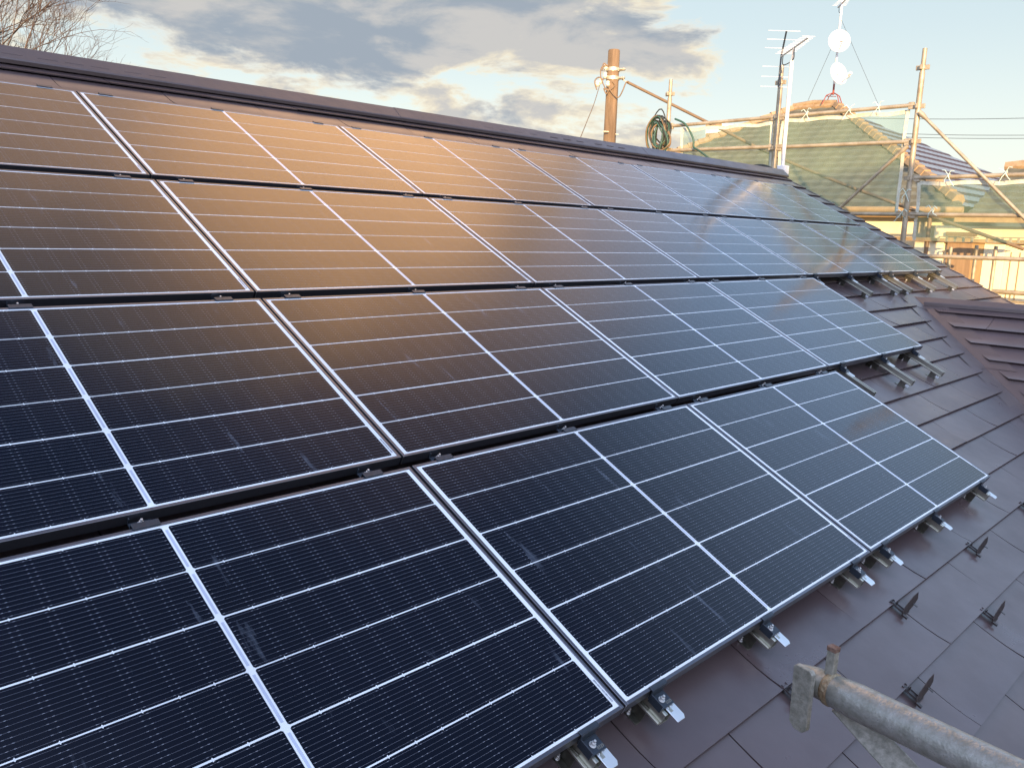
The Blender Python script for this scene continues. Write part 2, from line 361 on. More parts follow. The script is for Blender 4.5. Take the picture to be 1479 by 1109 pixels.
# left part: keep the side away from the wing
Bm = bisect(full, [(ap, Vector((0, 1, 0))), (ap + Vector((-OFL, 0, 0)), Vector((1, -1, 0)).normalized())])
Cm = bisect(full, [(ap, Vector((0, 1, 0))), (ap + Vector((OFL, 0, 0)), Vector((-1, -1, 0)).normalized())])
allm = MB()
for q in (A, Bm, Cm): 
    o_ = len(allm.v); allm.v += q.v; allm.f += [[i + o_ for i in f_] for f_ in q.f]; allm.m += q.m; allm.sm += q.sm
hb(allm, 'roof_slope', ['tile', 'tile_b', 'tile_c'])
# deck under the shingles
dk = MB()
e = H0 - .004
dk.add([RP(-9.3, -.78, e), RP(XV - .01, -.78, e), RP(XV - .01, VA, e), RP(-9.3, VA, e)], [(0, 3, 2, 1)])
dk.add([RP(-9.3, VA, e), RP(UX, VA, e), RP(valley_u(6.4), 6.4, e), RP(-9.3, 6.4, e)], [(0, 3, 2, 1)])
dk.add([RP(UX, VA, e), RP(XV - .01, VA, e), RP(XV - .01, VA + (XV - UX) / cT, e)], [(0, 2, 1)])
hb(dk, 'roof_deck', 'deck')
# north slope beyond the ridge
def RN(u, v, h): p = RP(u, v, h); yr = RP(0, -.80, -.055).y; return Vector((p.x, 2 * yr - p.y, p.z))
nb = MB(); nb.add([RN(-9.3, -.78, H0 + .01), RN(XV, -.78, H0 + .01), RN(XV, 5, H0 + .01), RN(-9.3, 5, H0 + .01)], [(0, 1, 2, 3)]); hb(nb, 'north_slope', 'tile')
# ridge cap
def cap_piece(u0, u1, hi, vent=False, lift=0):
    m = MB(); prof = [(-.650, H0 + .016), (-.652, H0 + .036 + lift), (-.662, H0 + .042 + lift), (-.785, H0 + .072 + lift)]
    pts = [RP(u0, v, h) for v, h in prof] + [RN(u0, v, h) for v, h in prof[::-1]][0:]
    pts2 = [RP(u1, v, h) for v, h in prof] + [RN(u1, v, h) for v, h in prof[::-1]]
    n = len(pts); m.add(pts + pts2, [(i, n + i, n + i + 1, i + 1) for i in range(n - 1)]); m.add(pts, [tuple(range(n))]); m.add(pts2, [tuple(range(n))[::-1]])
    return m
capj = [-9.3, -7.6, -5.85, -4.1, -2.35, -.55, 1.0, 2.72, 4.45, 6.2, 7.9, XV + .05]
for i in range(len(capj) - 1):
    m = cap_piece(capj[i] + .001, capj[i + 1] + .02, 0, lift=.002 * (i % 2))
    cpo = hb(m, 'ridge_cap', 'cap')
    if i in (5, 7, 8):                                        # the pieces with louvred vents
        us = [-.52, -.17, .02, .17, .32, .52, .68] if i == 5 else ([3.7, 3.9, 4.1, 4.3] if i == 7 else [4.6, 4.8, 5.0, 5.3, 5.5, 5.7])
        for u in us:
            h1 = H0 + .0435; lv = MB(); lv.box((0, 0, .002), (.11, .028, .0105), Matrix(((1, 0, 0, u), (0, cT, -sT, RP(0, -.700, h1).y), (0, sT, cT, RP(0, -.700, h1).z), (0, 0, 0, 1))))
            vo = lv.build('vent_louvre', 'mesh_dark'); vo.parent = cpo
# verge trim along the gable
vt = MB()
for i in range(-22, 10):
    v1 = 4.49 + EXP * i
    if v1 > 4.9 or v1 < -.7: continue
    a, b = max(v1 - EXP, -.78), v1
    vt.add([RP(XV - .03, a, H0 + .004), RP(XV - .03, b, H0 + .018), RP(XV + .012, b, H0 + .018), RP(XV + .012, a, H0 + .004), RP(XV + .012, b, H0 - .12), RP(XV + .012, a, H0 - .12)], [(0, 1, 2, 3), (3, 2, 4, 5)])
hb(vt, 'verge_trim', 'cap')
# wing roof: ridge runs south, slope facing west
zr = ap.z
def WP(y_, s_, h=0.0):                                         # y along ridge (world), s down the slope from ridge, h off the wing surface
    return Vector((UX - s_ * cT - h * sT, y_, zr - s_ * sT + h * cT))
def WPc(u, v, h):                                              # same signature as RP: u along -Y, v down slope, h as on main roof
    return Vector((UX - v * cT - (h - H0) * sT, ap.y - u, zr - v * sT + (h - H0) * cT))
wf = MB(); 
rt = random.Random(5)
for k in range(0, 15):
    v1 = .20 + EXP * k; v0 = max(v1 - EXP - .012, 0)
    i = 0; ph = -.4 - (1.15 if k % 2 else 0)
    while ph < 6.6:
        a, b = ph, min(ph + 2.3, 6.6); wf.mi = rt.choice((0, 1, 2)); tile(wf, a + .002, b - .002, v0, v1, lambda u, v, h: WPc(u, v, h), .022 + rt.uniform(-.002, .002)); ph += 2.3
wf = bisect(wf, [(ap + Vector((0, -.085, 0)), Vector((-1, 1, 0)).normalized())])
hb(wf, 'wing_roof_slope', ['tile', 'tile_b', 'tile_c'])
wd = MB(); wd.add([WPc(0, 0, H0 - .004), WPc(6.6, 0, H0 - .004), WPc(6.6, 3.9, H0 - .004), WPc(3.9 * cT, 3.9, H0 - .004)], [(0, 1, 2, 3)])
wd.add([(2 * UX - p.x, p.y, p.z) for p in (WPc(0, 0, H0), WPc(6.6, 0, H0), WPc(6.6, 3.9, H0), WPc(3.9 * cT, 3.9, H0))], [(3, 2, 1, 0)])
hb(wd, 'wing_roof_deck', 'tile')
# valley flashing: folded sheet in two lengths
vf = MB()
def vpt(t, side, off, h=.003):                                 # t = horizontal run along the valley
    p = Vector((UX - t, ap.y - t, zr - t * .5))
    if side < 0: return p + Vector((-off, 0, 0)) + Vector((0, -sT, cT)) * h       # on the main slope
    q = p + Vector((0, -off, 0)); return q + Vector((-sT, 0, cT)) * h                # on the wing slope
for (t0, t1, hh) in ((-.06, .92, .008), (.90, 4.0, .005)):
    ts = [t0 + (t1 - t0) * i / 6 for i in range(7)]
    vs = []
    for t in ts: vs += [vpt(t, -1, .30, hh), vpt(t, -1, .165, hh), vpt(t, -1, 0.0, hh), vpt(t, 1, 0.24, hh)]
    vf.add(vs, [(4 * i + j, 4 * i + j + 1, 4 * i + 5 + j, 4 * i + 4 + j) for i in range(6) for j in range(3)])
hb(vf, 'valley_flashing', 'cap')
# wing ridge cap
wc = MB()
prof = [(-.088, -.034), (-.086, -.004), (-.078, .004), (0, .043), (.078, .004), (.086, -.004), (.088, -.034)]
for (y0, y1, l) in ((-.10, -1.75, 0), (-1.70, -3.5, .004), (-3.45, -6.6, 0)):
    a = [(UX + x, ap.y + y0, zr + z + l) for x, z in prof]; b = [(UX + x, ap.y + y1, zr + z + l) for x, z in prof]; n = len(prof)
    wc.add(a + b, [(i, i + 1, n + i + 1, n + i) for i in range(n - 1)]); wc.add(a, [tuple(range(n))])
hb(wc, 'wing_ridge_cap', 'cap')
apx = MB()                                                    # folded upstand where the wing meets the main slope
for (a, b) in (((-.36, .0), (-.12, .10)),):
    apx.add([RP(UX - .30, VA - .02, H0 + .014), RP(UX - .10, VA - .07, H0 + .012), RP(UX + .10, VA - .08, H0 + .012), RP(UX + .1, VA + .2, H0 + .02), RP(UX - .12, VA + .22, H0 + .012), RP(UX - .30, VA + .045, H0 + .010)], [(0, 5, 4, 3, 2, 1)])
hb(apx, 'apex_flashing', 'cap')
# walls, fascia, gutter
wl_ = MB()
yE = RP(0, 6.3, H0).y; yN = RN(0, 5, H0).y
wl_.box((-9.0, yE + .6, -6.7), (9.0, yN - .5, RP(0, 5.8, H0).z - .1)); wl_.box((UX - 3.0, ap.y - 6.2, -6.7), (UX + 3.0, yE + .61, RP(0, 5.8, H0).z - .15))
gz = RP(0, 5.8, H0).z - .1
for x in (9.0, -9.0):
    wl_.add([(x, yE + .6, gz), (x, yN - .5, gz), (x, RP(0, -.8, 0).y, RP(0, -.8, H0).z - .12), (x - .1, yE + .6, gz), (x - .1, yN - .5, gz), (x - .1, RP(0, -.8, 0).y, RP(0, -.8, H0).z - .12)], [(0, 1, 2), (5, 4, 3), (0, 2, 5, 3), (1, 4, 5, 2)])
hb(wl_, 'wall', 'plaster')

# ------------------------------------------------------------------ solar panels
PW, PHH, PU, PV = 1.673, 1.038, 1.6823, 1.0885
def make_panel():
    root = empty('solar_panel', (0, 0, 0), ROT)
    hx, hy = PW / 2, PHH / 2; lip = .0105
    f = MB()
    for sx in (-1, 1):
        a, b = sorted((sx * hx, sx * (hx - lip))); f.box((a, -hy, -.035), (b, hy, 0))
    for sy in (-1, 1):
        a, b = sorted((sy * hy, sy * (hy - lip))); f.box((-hx + lip, a, -.035), (hx - lip, b, 0))
    f.mi = 1; f.box((-hx - .0006, -hy - .0006, -.0345), (-hx + .0016, -hy + .0016, -.001))
    f.build('frame', ['frame', 'alu_edge'], root, .0008)
    b = MB(); bx, by = hx - lip - .0004, hy - lip - .0004
    b.box((-bx, -by, -.006), (bx, by, -.0016))
    ch, gv = .1634, .0046; cw = .0801; n = 10; x0c = .0088
    gaps = [.0036, .0048, .0036, .0052, .0042]; random.seed(11)
    y = by - .0086; rows = []
    tot = 6 * ch + sum(gaps); y = tot / 2
    for i in range(6): rows.append((y - ch, y)); y -= ch + (gaps[i] if i < 5 else 0)
    zc = -.00130; zw = -.00115; zd = -.00100
    for (ya, yb) in rows:
        for sx in (-1, 1):
            a, c = sorted((sx * x0c, sx * (x0c + n * cw)))
            b.mi = 1; ch_ = .004
            b.add([(a + ch_, ya, zc), (c - ch_, ya, zc), (c, ya + ch_, zc), (c, yb - ch_, zc), (c - ch_, yb, zc), (a + ch_, yb, zc), (a, yb - ch_, zc), (a, ya + ch_, zc)], [tuple(range(8))])
            b.mi = 0
            for k in range(1, n):                               # diamond notches between neighbouring cells
                xk = a + k * cw
                for yy in (ya, yb): b.add([(xk - .0020, yy, zw), (xk, yy - .0032, zw), (xk + .0020, yy, zw), (xk, yy + .0032, zw)], [(0, 1, 2, 3)])
            for j in range(12):
                yy = ya + ch * (j + .5) / 12
                b.mi = 2; b.add([(a + .001, yy - .00034, zw), (c - .001, yy - .00034, zw), (c - .001, yy + .00034, zw), (a + .001, yy + .00034, zw)], [(0, 1, 2, 3)])
                b.mi = 3
                for k in range(0, n + 1):
                    xk = a + k * cw
                    for dx in (-.0075, .0075):
                        xx = xk + dx
                        if xx < a or xx > c: continue
                        b.add([(xx - .0024, yy - .00062, zd), (xx + .0024, yy - .00062, zd), (xx + .0024, yy + .00062, zd), (xx - .0024, yy + .00062, zd)], [(0, 1, 2, 3)])
    b.mi = 4
    for (ya, yb) in rows:
        yc = ya + .012
        b.add([(-.0035, yc, zw), (.0035, yc, zw), (.0035, yb - .012, zw), (-.0035, yb - .012, zw)], [(0, 1, 2, 3)])
    b.build('glass_face', ['back', 'cell', 'wire', 'dash', 'ribbon'], root)
    lb = MB(); x = x0c + n * cw + .0055; random.seed(4)
    yy = -hy + .030
    for i in range(34): 
        w = random.choice((.0006, .0012, .0018)); lb.add([(x, yy, zd), (x + .006, yy, zd), (x + .006, yy + w, zd), (x, yy + w, zd)], [(0, 1, 2, 3)]); yy += w + .0012
    lb.build('serial_label', 'ink', root)
    return root
proto = make_panel(); used = False
rowcols = [range(-1, 5), range(-1, 5), range(-1, 3), range(-1, 2)]
rown = ['top row', 'second row down', 'third row down', 'bottom row']
for r, cols in enumerate(rowcols):
    L = len(list(cols))
    for i, c in enumerate(cols):
        o = proto if not used else copy_tree(proto); used = True
        o.location = RP(c * PU + PU / 2 , r * PV + PHH / 2, random.uniform(-.0005, .0005))
        o.rotation_euler = (TH + random.uniform(-.0011, .0011), random.uniform(-.0009, .0009), 0)
        w = 'leftmost' if i == 0 else ('rightmost' if i == L - 1 else ORD[i] + ' from the left')
        extra = {0: ', cut by the picture edge', L - 1: ', next to bare shingles' if r else ', next to the gable verge'}.get(i, '')
        tag(o, f'solar panel in the {rown[r]}, {w}{extra}', 'solar panel', 'solar panels laid in four rows on the roof')

# ------------------------------------------------------------------ clamps and rails
def hexbolt(mb, x, y, z, r=.0085, mi=0):
    r *= .78
    mb.mi = mi
    mb.prism([(x + r * 1.5 * math.cos(a * math.pi / 8), y + r * 1.5 * math.sin(a * math.pi / 8)) for a in range(16)], z, z + .0025)
    mb.prism([(x + r * math.cos(a * math.pi / 3), y + r * math.sin(a * math.pi / 3)) for a in range(6)], z + .0025, z + .011)
    mb.prism([(x + r * .55 * math.cos(a * math.pi / 4), y + r * .55 * math.sin(a * math.pi / 4)) for a in range(8)], z + .011, z + .019)
    mb.mi = 0
def make_gap_clamp():
    root = empty('row_clamp', (0, 0, 0), ROT)
    m = MB(); m.box((-.036, -.034, .0005), (.036, -.012, .0040)); m.box((-.036, -.0145, -.026), (.036, -.012, .0005)); m.box((-.030, -.012, -.026), (.030, .016, -.022)); m.box((-.030, .014, -.022), (-.027, .020, -.004))
    m.build('clamp_plate', 'blackmetal', root, .0006)
    m = MB(); hexbolt(m, -.002, .000, -.022); m.v = [(x, y, z + .004) for x, y, z in m.v]; m.build('bolt', 'bolt', root, .0005)
    return root
gc = make_gap_clamp(); used = False
def ucl(c0, c1): 
    L = []
    for c in range(c0, c1 + 1): L += [c * PU + .155, c * PU + PU / 2 - .03, (c + 1) * PU - .155]
    return [u for u in L if u > -1.45]
gapcols = [(-1, 4), (-1, 2), (-1, 1)]; gapname = ['top and second panel rows', 'second and third panel rows', 'third and bottom panel rows']
for gi, (a, b) in enumerate(gapcols):
    us = ucl(a, b)
    for i, u in enumerate(us):
        o = gc if not used else copy_tree(gc); used = True
        o.location = RP(u + random.uniform(-.012, .012), gi * PV + PHH + .0252, 0)
        w = ORD[i] + ' from the left' if i < len(us) - 1 else 'last on the right'
        tag(o, f'small bolted clamp between the {gapname[gi]}, {w}', 'clamp', 'clamps in the gaps between panel rows')
# small clamps seen on the upper edge of the top row
def make_top_clamp():
    root = empty('top_edge_clamp', (0, 0, 0), ROT); m = MB(); m.box((-.036, -.010, .0005), (.036, .014, .0040)); m.box((-.036, .010, -.05), (.036, .014, .0005)); m.build('clamp_plate', 'blackmetal', root, .0006); return root
tcp = make_top_clamp(); used = False
us = ucl(-1, 4)
for i, u in enumerate(us):
    o = tcp if not used else copy_tree(tcp); used = True; o.location = RP(u, -.0005, 0)
    tag(o, f'flat clamp on the upper edge of the top panel row, {ORD[i]} from the left', 'clamp', 'clamps along the upper edge of the top row')

def rail_mesh(mb, y0, y1):
    for sx in (-1, 1):
        a, b = sorted((sx * .020, sx * .0165)); mb.box((a, y0, -.082), (b, y1, -.040))
        a, b = sorted((sx * .0165, sx * .007)); mb.box((a, y0, -.044), (b, y1, -.040))
    mb.box((-.0165, y0, -.082), (.0165, y1, -.079))
    mb.box((-.030, y0 + .002, -.0790), (-.0205, y1, -.072))
def make_end_rail(ext, name='mounting_rail'):
    """rail end with clamp plate, bolt and bright tab; origin on the panel's lower top edge"""
    root = empty(name, (0, 0, 0), ROT)
    m = MB(); rail_mesh(m, -ext, .30); m.build('channel', 'rail', root, .0006)
    m = MB()
    m.box((-.036, -.0035, .0005), (.036, .0100, .0035)); m.box((-.036, -.0065, -.030), (.036, -.0035, .0035))
    m.box((-.030, -.052, -.034), (.036, -.0065, -.0300)); m.box((-.033, -.052, -.0395), (-.030, -.0065, -.012))
    m.build('clamp_plate', 'blackmetal', root, .0007)
    m = MB(); hexbolt(m, .002, -.028, -.030, .0088); m.build('bolt', 'bolt', root, .0005)
    m = MB(); m.prism([(.002, -.050), (.044, -.050), (.044, -.090), (.036, -.100), (.002, -.100)], -.043, -.0405); m.box((.006, -.056, -.0405), (.009, -.050, -.036)); m.box((.018, -.056, -.0405), (.021, -.050, -.036)); m.box((.030, -.056, -.0405), (.033, -.050, -.036))
    m.build('tab', 'tab', root, .0008)
    m = MB(); m.box((-.045, -.02, -.128), (-.0215, .06, -.124)); m.box((-.0245, -.02, -.124), (-.0215, .06, -.066)); m.box((.0215, -.0, -.128), (.045, .06, -.124)); m.box((.0215, 0, -.124), (.0245, .06, -.066))
    m.build('foot_bracket', 'steel', root, .0006)
    m = MB(); hexbolt(m, -.036, .02, -.124, .007); 
    m.build('foot_bolt', 'bolt', root, .0005)
    if ext > .2:
        m = MB(); m.box((-.012, -ext + .03, -.128), (.032, -ext + .10, -.123)); m.box((-.006, -ext + .03, -.123), (.004, -ext + .08, -.083)); m.mi = 1; m.box((-.030, -ext + .005, -.100), (-.0215, -ext + .03, -.084))
        m.build('end_foot', ['steel', 'tab'], root, .0006)
    return root
short = make_end_rail(.068); used = False
bot = []
for c in (-1, 0, 1): bot += [c * PU + .155, c * PU + PU / 2 - .045, (c + 1) * PU - .155]
bot = [u for u in bot if u > -.6]; bot[-1] = 3.215
names = ['leftmost, cut by the lower picture edge', 'just right of the first seam', 'under the middle of the middle panel', 'just left of the second seam', 'just right of the second seam', 'under the middle of the right panel', 'at the free corner of the row']
for i, u in enumerate(bot):
    o = short if not used else copy_tree(short); used = True
    o.location = RP(u, 3 * PV + PHH, 0); tag(o, f'short rail end below the bottom row, {names[i]}', 'mounting rail', 'rail ends along the lower edge of the bottom row')
fo = bpy.data.curves.new('stamp', 'FONT'); fo.body = '0329'; fo.size = .0125; fo.extrude = .0002
dg = bpy.context.evaluated_depsgraph_get(); to = bpy.data.objects.new('stamp', fo); C.objects.link(to); dg.update()
tm = bpy.data.meshes.new_from_object(to.evaluated_get(bpy.context.evaluated_depsgraph_get())); bpy.data.objects.remove(to)
for o in [x for x in bpy.data.objects if x.name.startswith('mounting_rail')][:2]:
    pl = [k for k in kids(o) if k.name.startswith('clamp_plate')][0]
    st = bpy.data.objects.new('stamped_number', tm); C.objects.link(st); st.parent = pl; st.location = (.008, -.046, -.0298)
tm.materials.append(MT['galvplate'])
longr = make_end_rail(.27); used = False
for i, (u, v, w) in enumerate([(3.575, 3, 'beside the corner of the bottom row'), (4.262, 3, 'in the middle of the three below the third row'), (4.87, 3, 'at the free corner of the third row'),
        (5.89, 2, 'unlit grey-green one left of the sunlit rails'), (6.585, 2, 'first of the close sunlit pair'), (6.885, 2, 'second of the close sunlit pair'), (7.56, 2, 'single sunlit one right of the close pair'), (8.258, 2, 'at the free corner of the second row')]):
    o = longr if not used else copy_tree(longr); used = True
    o.location = RP(u, (v - 1) * PV + PHH, 0); tag(o, f'long bare steel rail, {w}', 'mounting rail', 'long rails left exposed at the ends of the rows')
sm_ = copy_tree(short); sm_.location = RP(5.19, PV + PHH, 0); tag(sm_, 'short rail end at the upper right corner of the third row', 'mounting rail', 'rail ends along the lower edge of the bottom row')

# ------------------------------------------------------------------ snow guards
def make_guard():
    root = empty('snow_guard', (0, 0, 0), ROT); root.scale = (.70, .70, .70)
    m = MB(); m.box((-.026, -.075, .004), (.026, .024, .0080)); m.box((-.020, .006, .0075), (-.016, .020, .016)); m.box((.016, .006, .0075), (.020, .020, .016)); m.box((-.020, -.075, .0075), (-.0165, .0, .0125)); m.box((.0165, -.075, .0075), (.020, .0, .0125)); m.box((-.012, -.004, .0075), (.012, .012, .013))
    m.build('strap', 'guard', root, .0008)
    m = MB(); T = Matrix.Translation((0, -.078, .004)) @ Matrix.Rotation(rad(64), 4, 'X')
    m.prism([(-.056, .0), (.030, -.002), (.130, .012), (.185, .034), (.180, .078), (.110, .076), (-.010, .052), (-.054, .030)], -.0015, .0015, T)
    m.box((-.045, -.006, -.004), (.05, .003, .004), T)
    m.build('stop_plate', 'guard', root, .0008)
    m = MB(); m.box((-.052, -.105, .002), (-.034, -.070, .013)); m.build('hook', 'guard', root, .0008)
    m = MB(); m.box((.105, -.096, .026), (.118, -.060, .029)); m.build('stay', 'guard', root, .0005)
    m = MB(); hexbolt(m, .0, -.012, .013, .007); m.build('bolt', 'guard', root, .0005)
    return root
gp = make_guard(); used = False
for (u, v, l) in [(.73, 4.49, 'half hidden behind the plate of the near scaffold pipe'), (1.23, 4.73, 'just above the near scaffold pipe'), (1.67, 4.49, 'between the bottom panel row and the near scaffold pipe'), (2.14, 4.73, 'right of and below the middle one, near the picture edge'), (2.64, 4.49, 'below the two right-hand rail ends of the bottom row'), (3.60, 4.49, 'cut by the right picture edge')]:
    o = gp if not used else copy_tree(gp); used = True
    o.location = RP(u, v, H0 + .013); tag(o, f'brown snow guard, {l}', 'snow guard', 'snow guards in two staggered lines')

# ------------------------------------------------------------------ near scaffold pipe
p1 = atD(1186, 988, 1.19); p2 = atD(1365, 1075, 1.04); ax = (p2 - p1).normalized()
p3 = p2 + ax * 1.0
npipe = tag(empty('scaffold_pipe', p3), 'thick weathered galvanised scaffold pipe with end plate and pin in the lower right corner', 'scaffold pipe')
def wb(mb, name, m, par, bevel=0, segs=1):
    o = mb.build(name, m, None, bevel, segs=segs); o.parent = par; o.matrix_parent_inverse = par.matrix_basis.inverted(); return o
R = .0245
zz = Vector((0, 0, 1)); sdv = ax.cross(zz).normalized(); upv = sdv.cross(ax).normalized()
m = MB(); m.tube([p1 + ax * .020, p1 + ax * .024, p1 + ax * .060, p1 + ax * .10, p3], [R * .80, R * .92, R * 1.02, R, R], 32); wb(m, 'pipe_body', 'galv', npipe)
m = MB(); m.tube([p1 + ax * .010, p1 + ax * .014, p1 + ax * .020, p1 + ax * .025], [R * .86, R * .96, R * .98, R * .86], 28); wb(m, 'weld_ring', 'weld', npipe)
m = MB(); m.tube([p1 - ax * .034, p1 - ax * .012, p1 + ax * .012], [R * .66, R * .84, R * .86], 24); wb(m, 'neck', 'galvplate', npipe)
T = Matrix.Identity(4); 
xa = (ax.cross(zz)).normalized()
# plate stands upright, its broad face turned to the camera side
pc = atD(1157, 1005, 1.168); view = (pc - CAM).normalized(); fx = (ax - zz * ax.dot(zz)).normalized()
fx = (fx * .80 - view * -.0).normalized(); fn = fx.cross(zz).normalized()
T = Matrix(((fx.x, zz.x, fn.x, pc.x), (fx.y, zz.y, fn.y, pc.y), (fx.z, zz.z, fn.z, pc.z), (0, 0, 0, 1)))
m = MB(); m.prism([(-.013, -.042), (-.004, -.050), (.010, -.050), (.016, -.044), (.017, .040), (.013, .045), (-.010, .045), (-.014, .041)], -.0045, .0045, T)
wb(m, 'end_plate', 'galvplate', npipe, .0012, 2)
pb = p1 + ax * .012; m = MB(); m.prism([(-.0065, -.0055), (.0065, -.0055), (.0065, .0055), (-.0065, .0055)], 0.0, .060, Matrix(((fx.x, fn.x, 0.06, pb.x), (fx.y, fn.y, 0, pb.y), (fx.z, fn.z, 1, pb.z), (0, 0, 0, 1)))); 
m.mi = 1; m.prism([(-.0072, -.0062), (.0072, -.0062), (.0072, .0062), (-.0072, .0062)], .0555, .0625, Matrix(((fx.x, fn.x, 0.06, pb.x), (fx.y, fn.y, 0, pb.y), (fx.z, fn.z, 1, pb.z), (0, 0, 0, 1))))
wb(m, 'pin', ['galvplate', 'rust'], npipe, .0012, 2)
b1 = atD(1222, 1022, 1.19); b2 = atD(1330, 1140, 1.10); bd = (b2 - b1).normalized(); b2 = b1 + bd * .42
bn = bd.cross(view).normalized(); m = MB()
T = Matrix(((bd.x, bn.x, view.x, b1.x), (bd.y, bn.y, view.y, b1.y), (bd.z, bn.z, view.z, b1.z), (0, 0, 0, 1)))
m.prism([(-.01, -.018), (.42, -.020), (.42, .020), (-.01, .018)], -.004, .004, T); wb(m, 'brace_bar', 'galvplate', npipe, .001)

# ------------------------------------------------------------------ scaffold beyond the gable
SX = 10.3
def post(y, ztop, label, side=0, r=.036, bottom=-6.7, X=SX, clamps=(1.62, 1.13, .68, .2, -.28, -.82, -1.5, -3)):
    root = tag(empty('scaffold_post', (X, y, bottom)), label, 'scaffold post', 'upright tubes of the scaffold')
    m = MB(); m.tube([(X, y, bottom), (X, y, ztop - .30)], r, 14); m.tube([(X, y, ztop - .30), (X, y, ztop)], r * .82, 14); wb(m, 'tube', 'scaf', root)
    for z in clamps:
        if z < ztop - .1: 
            m = MB(); m.box((X - .012, y - .085, z - .03), (X + .012, y - r * .8, z + .03)); m.box((X - .012, y + r * .8, z - .03), (X + .012, y + .085, z + .03)); m.box((X - .085, y - .012, z - .03), (X - r * .8, y + .012, z + .03)); m.tube([(X, y, z - .02), (X, y, z + .02)], r * 1.15, 12)
            wb(m, 'wedge_socket', 'scaf', root, .003)
post(3.2, 1.85, 'scaffold post carrying the coil of cable, leftmost of the uprights beyond the roof')
post(1.25, 1.86, 'scaffold post standing close beside the white antenna mast')
post(-.76, 1.86, 'tall scaffold post at the right, where the long diagonal brace starts')
post(-2.9, 1.86, 'scaffold post outside the right picture edge holding the far rail ends')
def ledger(y0, z0, y1, z1, label, X=SX, r=.027, name='scaffold_rail', group='horizontal rails of the scaffold'):
    root = tag(empty(name, (X, y0, z0)), label, 'scaffold rail', group)
    d = Vector((0, y1 - y0, z1 - z0)).normalized(); a = Vector((X, y0, z0)); b = Vector((X, y1, z1))
    m = MB(); m.tube([a, b], r, 12); wb(m, 'tube', 'scaf', root)
    for p, s_ in ((a, 1), (b, -1)):
        m = MB(); q = p + d * s_ * .03; m.box((X - .02, q.y - .035, q.z - .05), (X + .02, q.y + .035, q.z + .04)); wb(m, 'end_wedge', 'scaf', root, .003)
ledger(3.16, 1.11, 1.29, 1.13, 'top scaffold rail between the cable coil post and the mast')
ledger(1.21, 1.13, -.70, 1.15, 'top scaffold rail running right from the mast to the tall post')
ledger(3.16, .72, 1.29, .70, 'middle scaffold rail left of the mast, in front of the tiled roof')
ledger(1.21, .69, -.70, .68, 'middle scaffold rail right of the mast, crossing the tiled roof')
ledger(1.21, -.28, -.70, -.28, 'low scaffold rail between the roof verge and the tall post')
ledger(-.82, .20, -2.86, .23, 'rail right of the tall post just under the purple roof')
ledger(-.82, -.28, -2.86, -.28, 'rail right of the tall post along the foot of the tiled roof')
ledger(-.82, -.83, -2.86, -.81, 'lowest visible scaffold rail in front of the sunlit wall')
def brace(a, b, label, r=.022):
    root = tag(empty('diagonal_brace', a), label, 'scaffold brace'); a, b = Vector(a), Vector(b); d = (b - a).normalized()
    m = MB(); m.tube([a + d * .10, b - d * .10], r, 10); wb(m, 'tube', 'scaf', root)
    for p, s_ in ((a, 1), (b, -1)):
        m = MB(); m.tube([p, p + d * s_ * .06, p + d * s_ * .14], [r * 1.3, r * 1.6, r], 8); wb(m, 'end_fitting', 'scaf', root)
brace((SX - .05, -.80, 1.05), (SX - .05, -2.9, -1.0), 'long diagonal brace descending right from the tall scaffold post')
brace((SX - .05, -.70, .62), (SX - .05, 1.18, -1.22), 'short diagonal brace descending left from the tall post to the roof verge')
# tie strings
for i, (y, z, l) in enumerate([(.78, 1.14, 'pale string tied round the top rail near the mast'), (.15, 1.15, 'pale string tied round the middle of the top rail'), (-.25, 1.15, 'pale string knotted on the top rail near the tall post'), (-.74, .0, 'pale string tied on the tall post at mid height'), (-.72, -.26, 'pale string bow where the low rail meets the tall post'), (-1.25, .22, 'pale string tied round the rail right of the tall post'), (-1.92, .24, 'large pale string bow where the long brace crosses the rail'), (-1.1, -.22, 'loose pale string hanging over the net below the rail')]):
    m = MB(); rr = random.Random(i); X = SX - .045; k = .75
    for s_ in (-1, 1):
        m.tube([(X, y, z + .01), (X - .02, y + s_ * .05 * k, z + .05 * k + rr.uniform(0, .04)), (X - .02, y + s_ * .10 * k, z + rr.uniform(.01, .10) * k)], .005, 5)
        m.tube([(X, y, z), (X - .02, y + s_ * .03, z - .05), (X - .01, y + s_ * rr.uniform(.03, .10), z - rr.uniform(.07, .14))], .0045, 5)
    m.tube([(SX + .03 * math.cos(a) * 1.1, y, z + .033 * math.sin(a)) for a in [j * math.pi / 4 for j in range(9)]], .006, 5, cap=False)
    tag(m.build('tie_string', 'string'), l, 'string', 'strings tying the net to the scaffold')
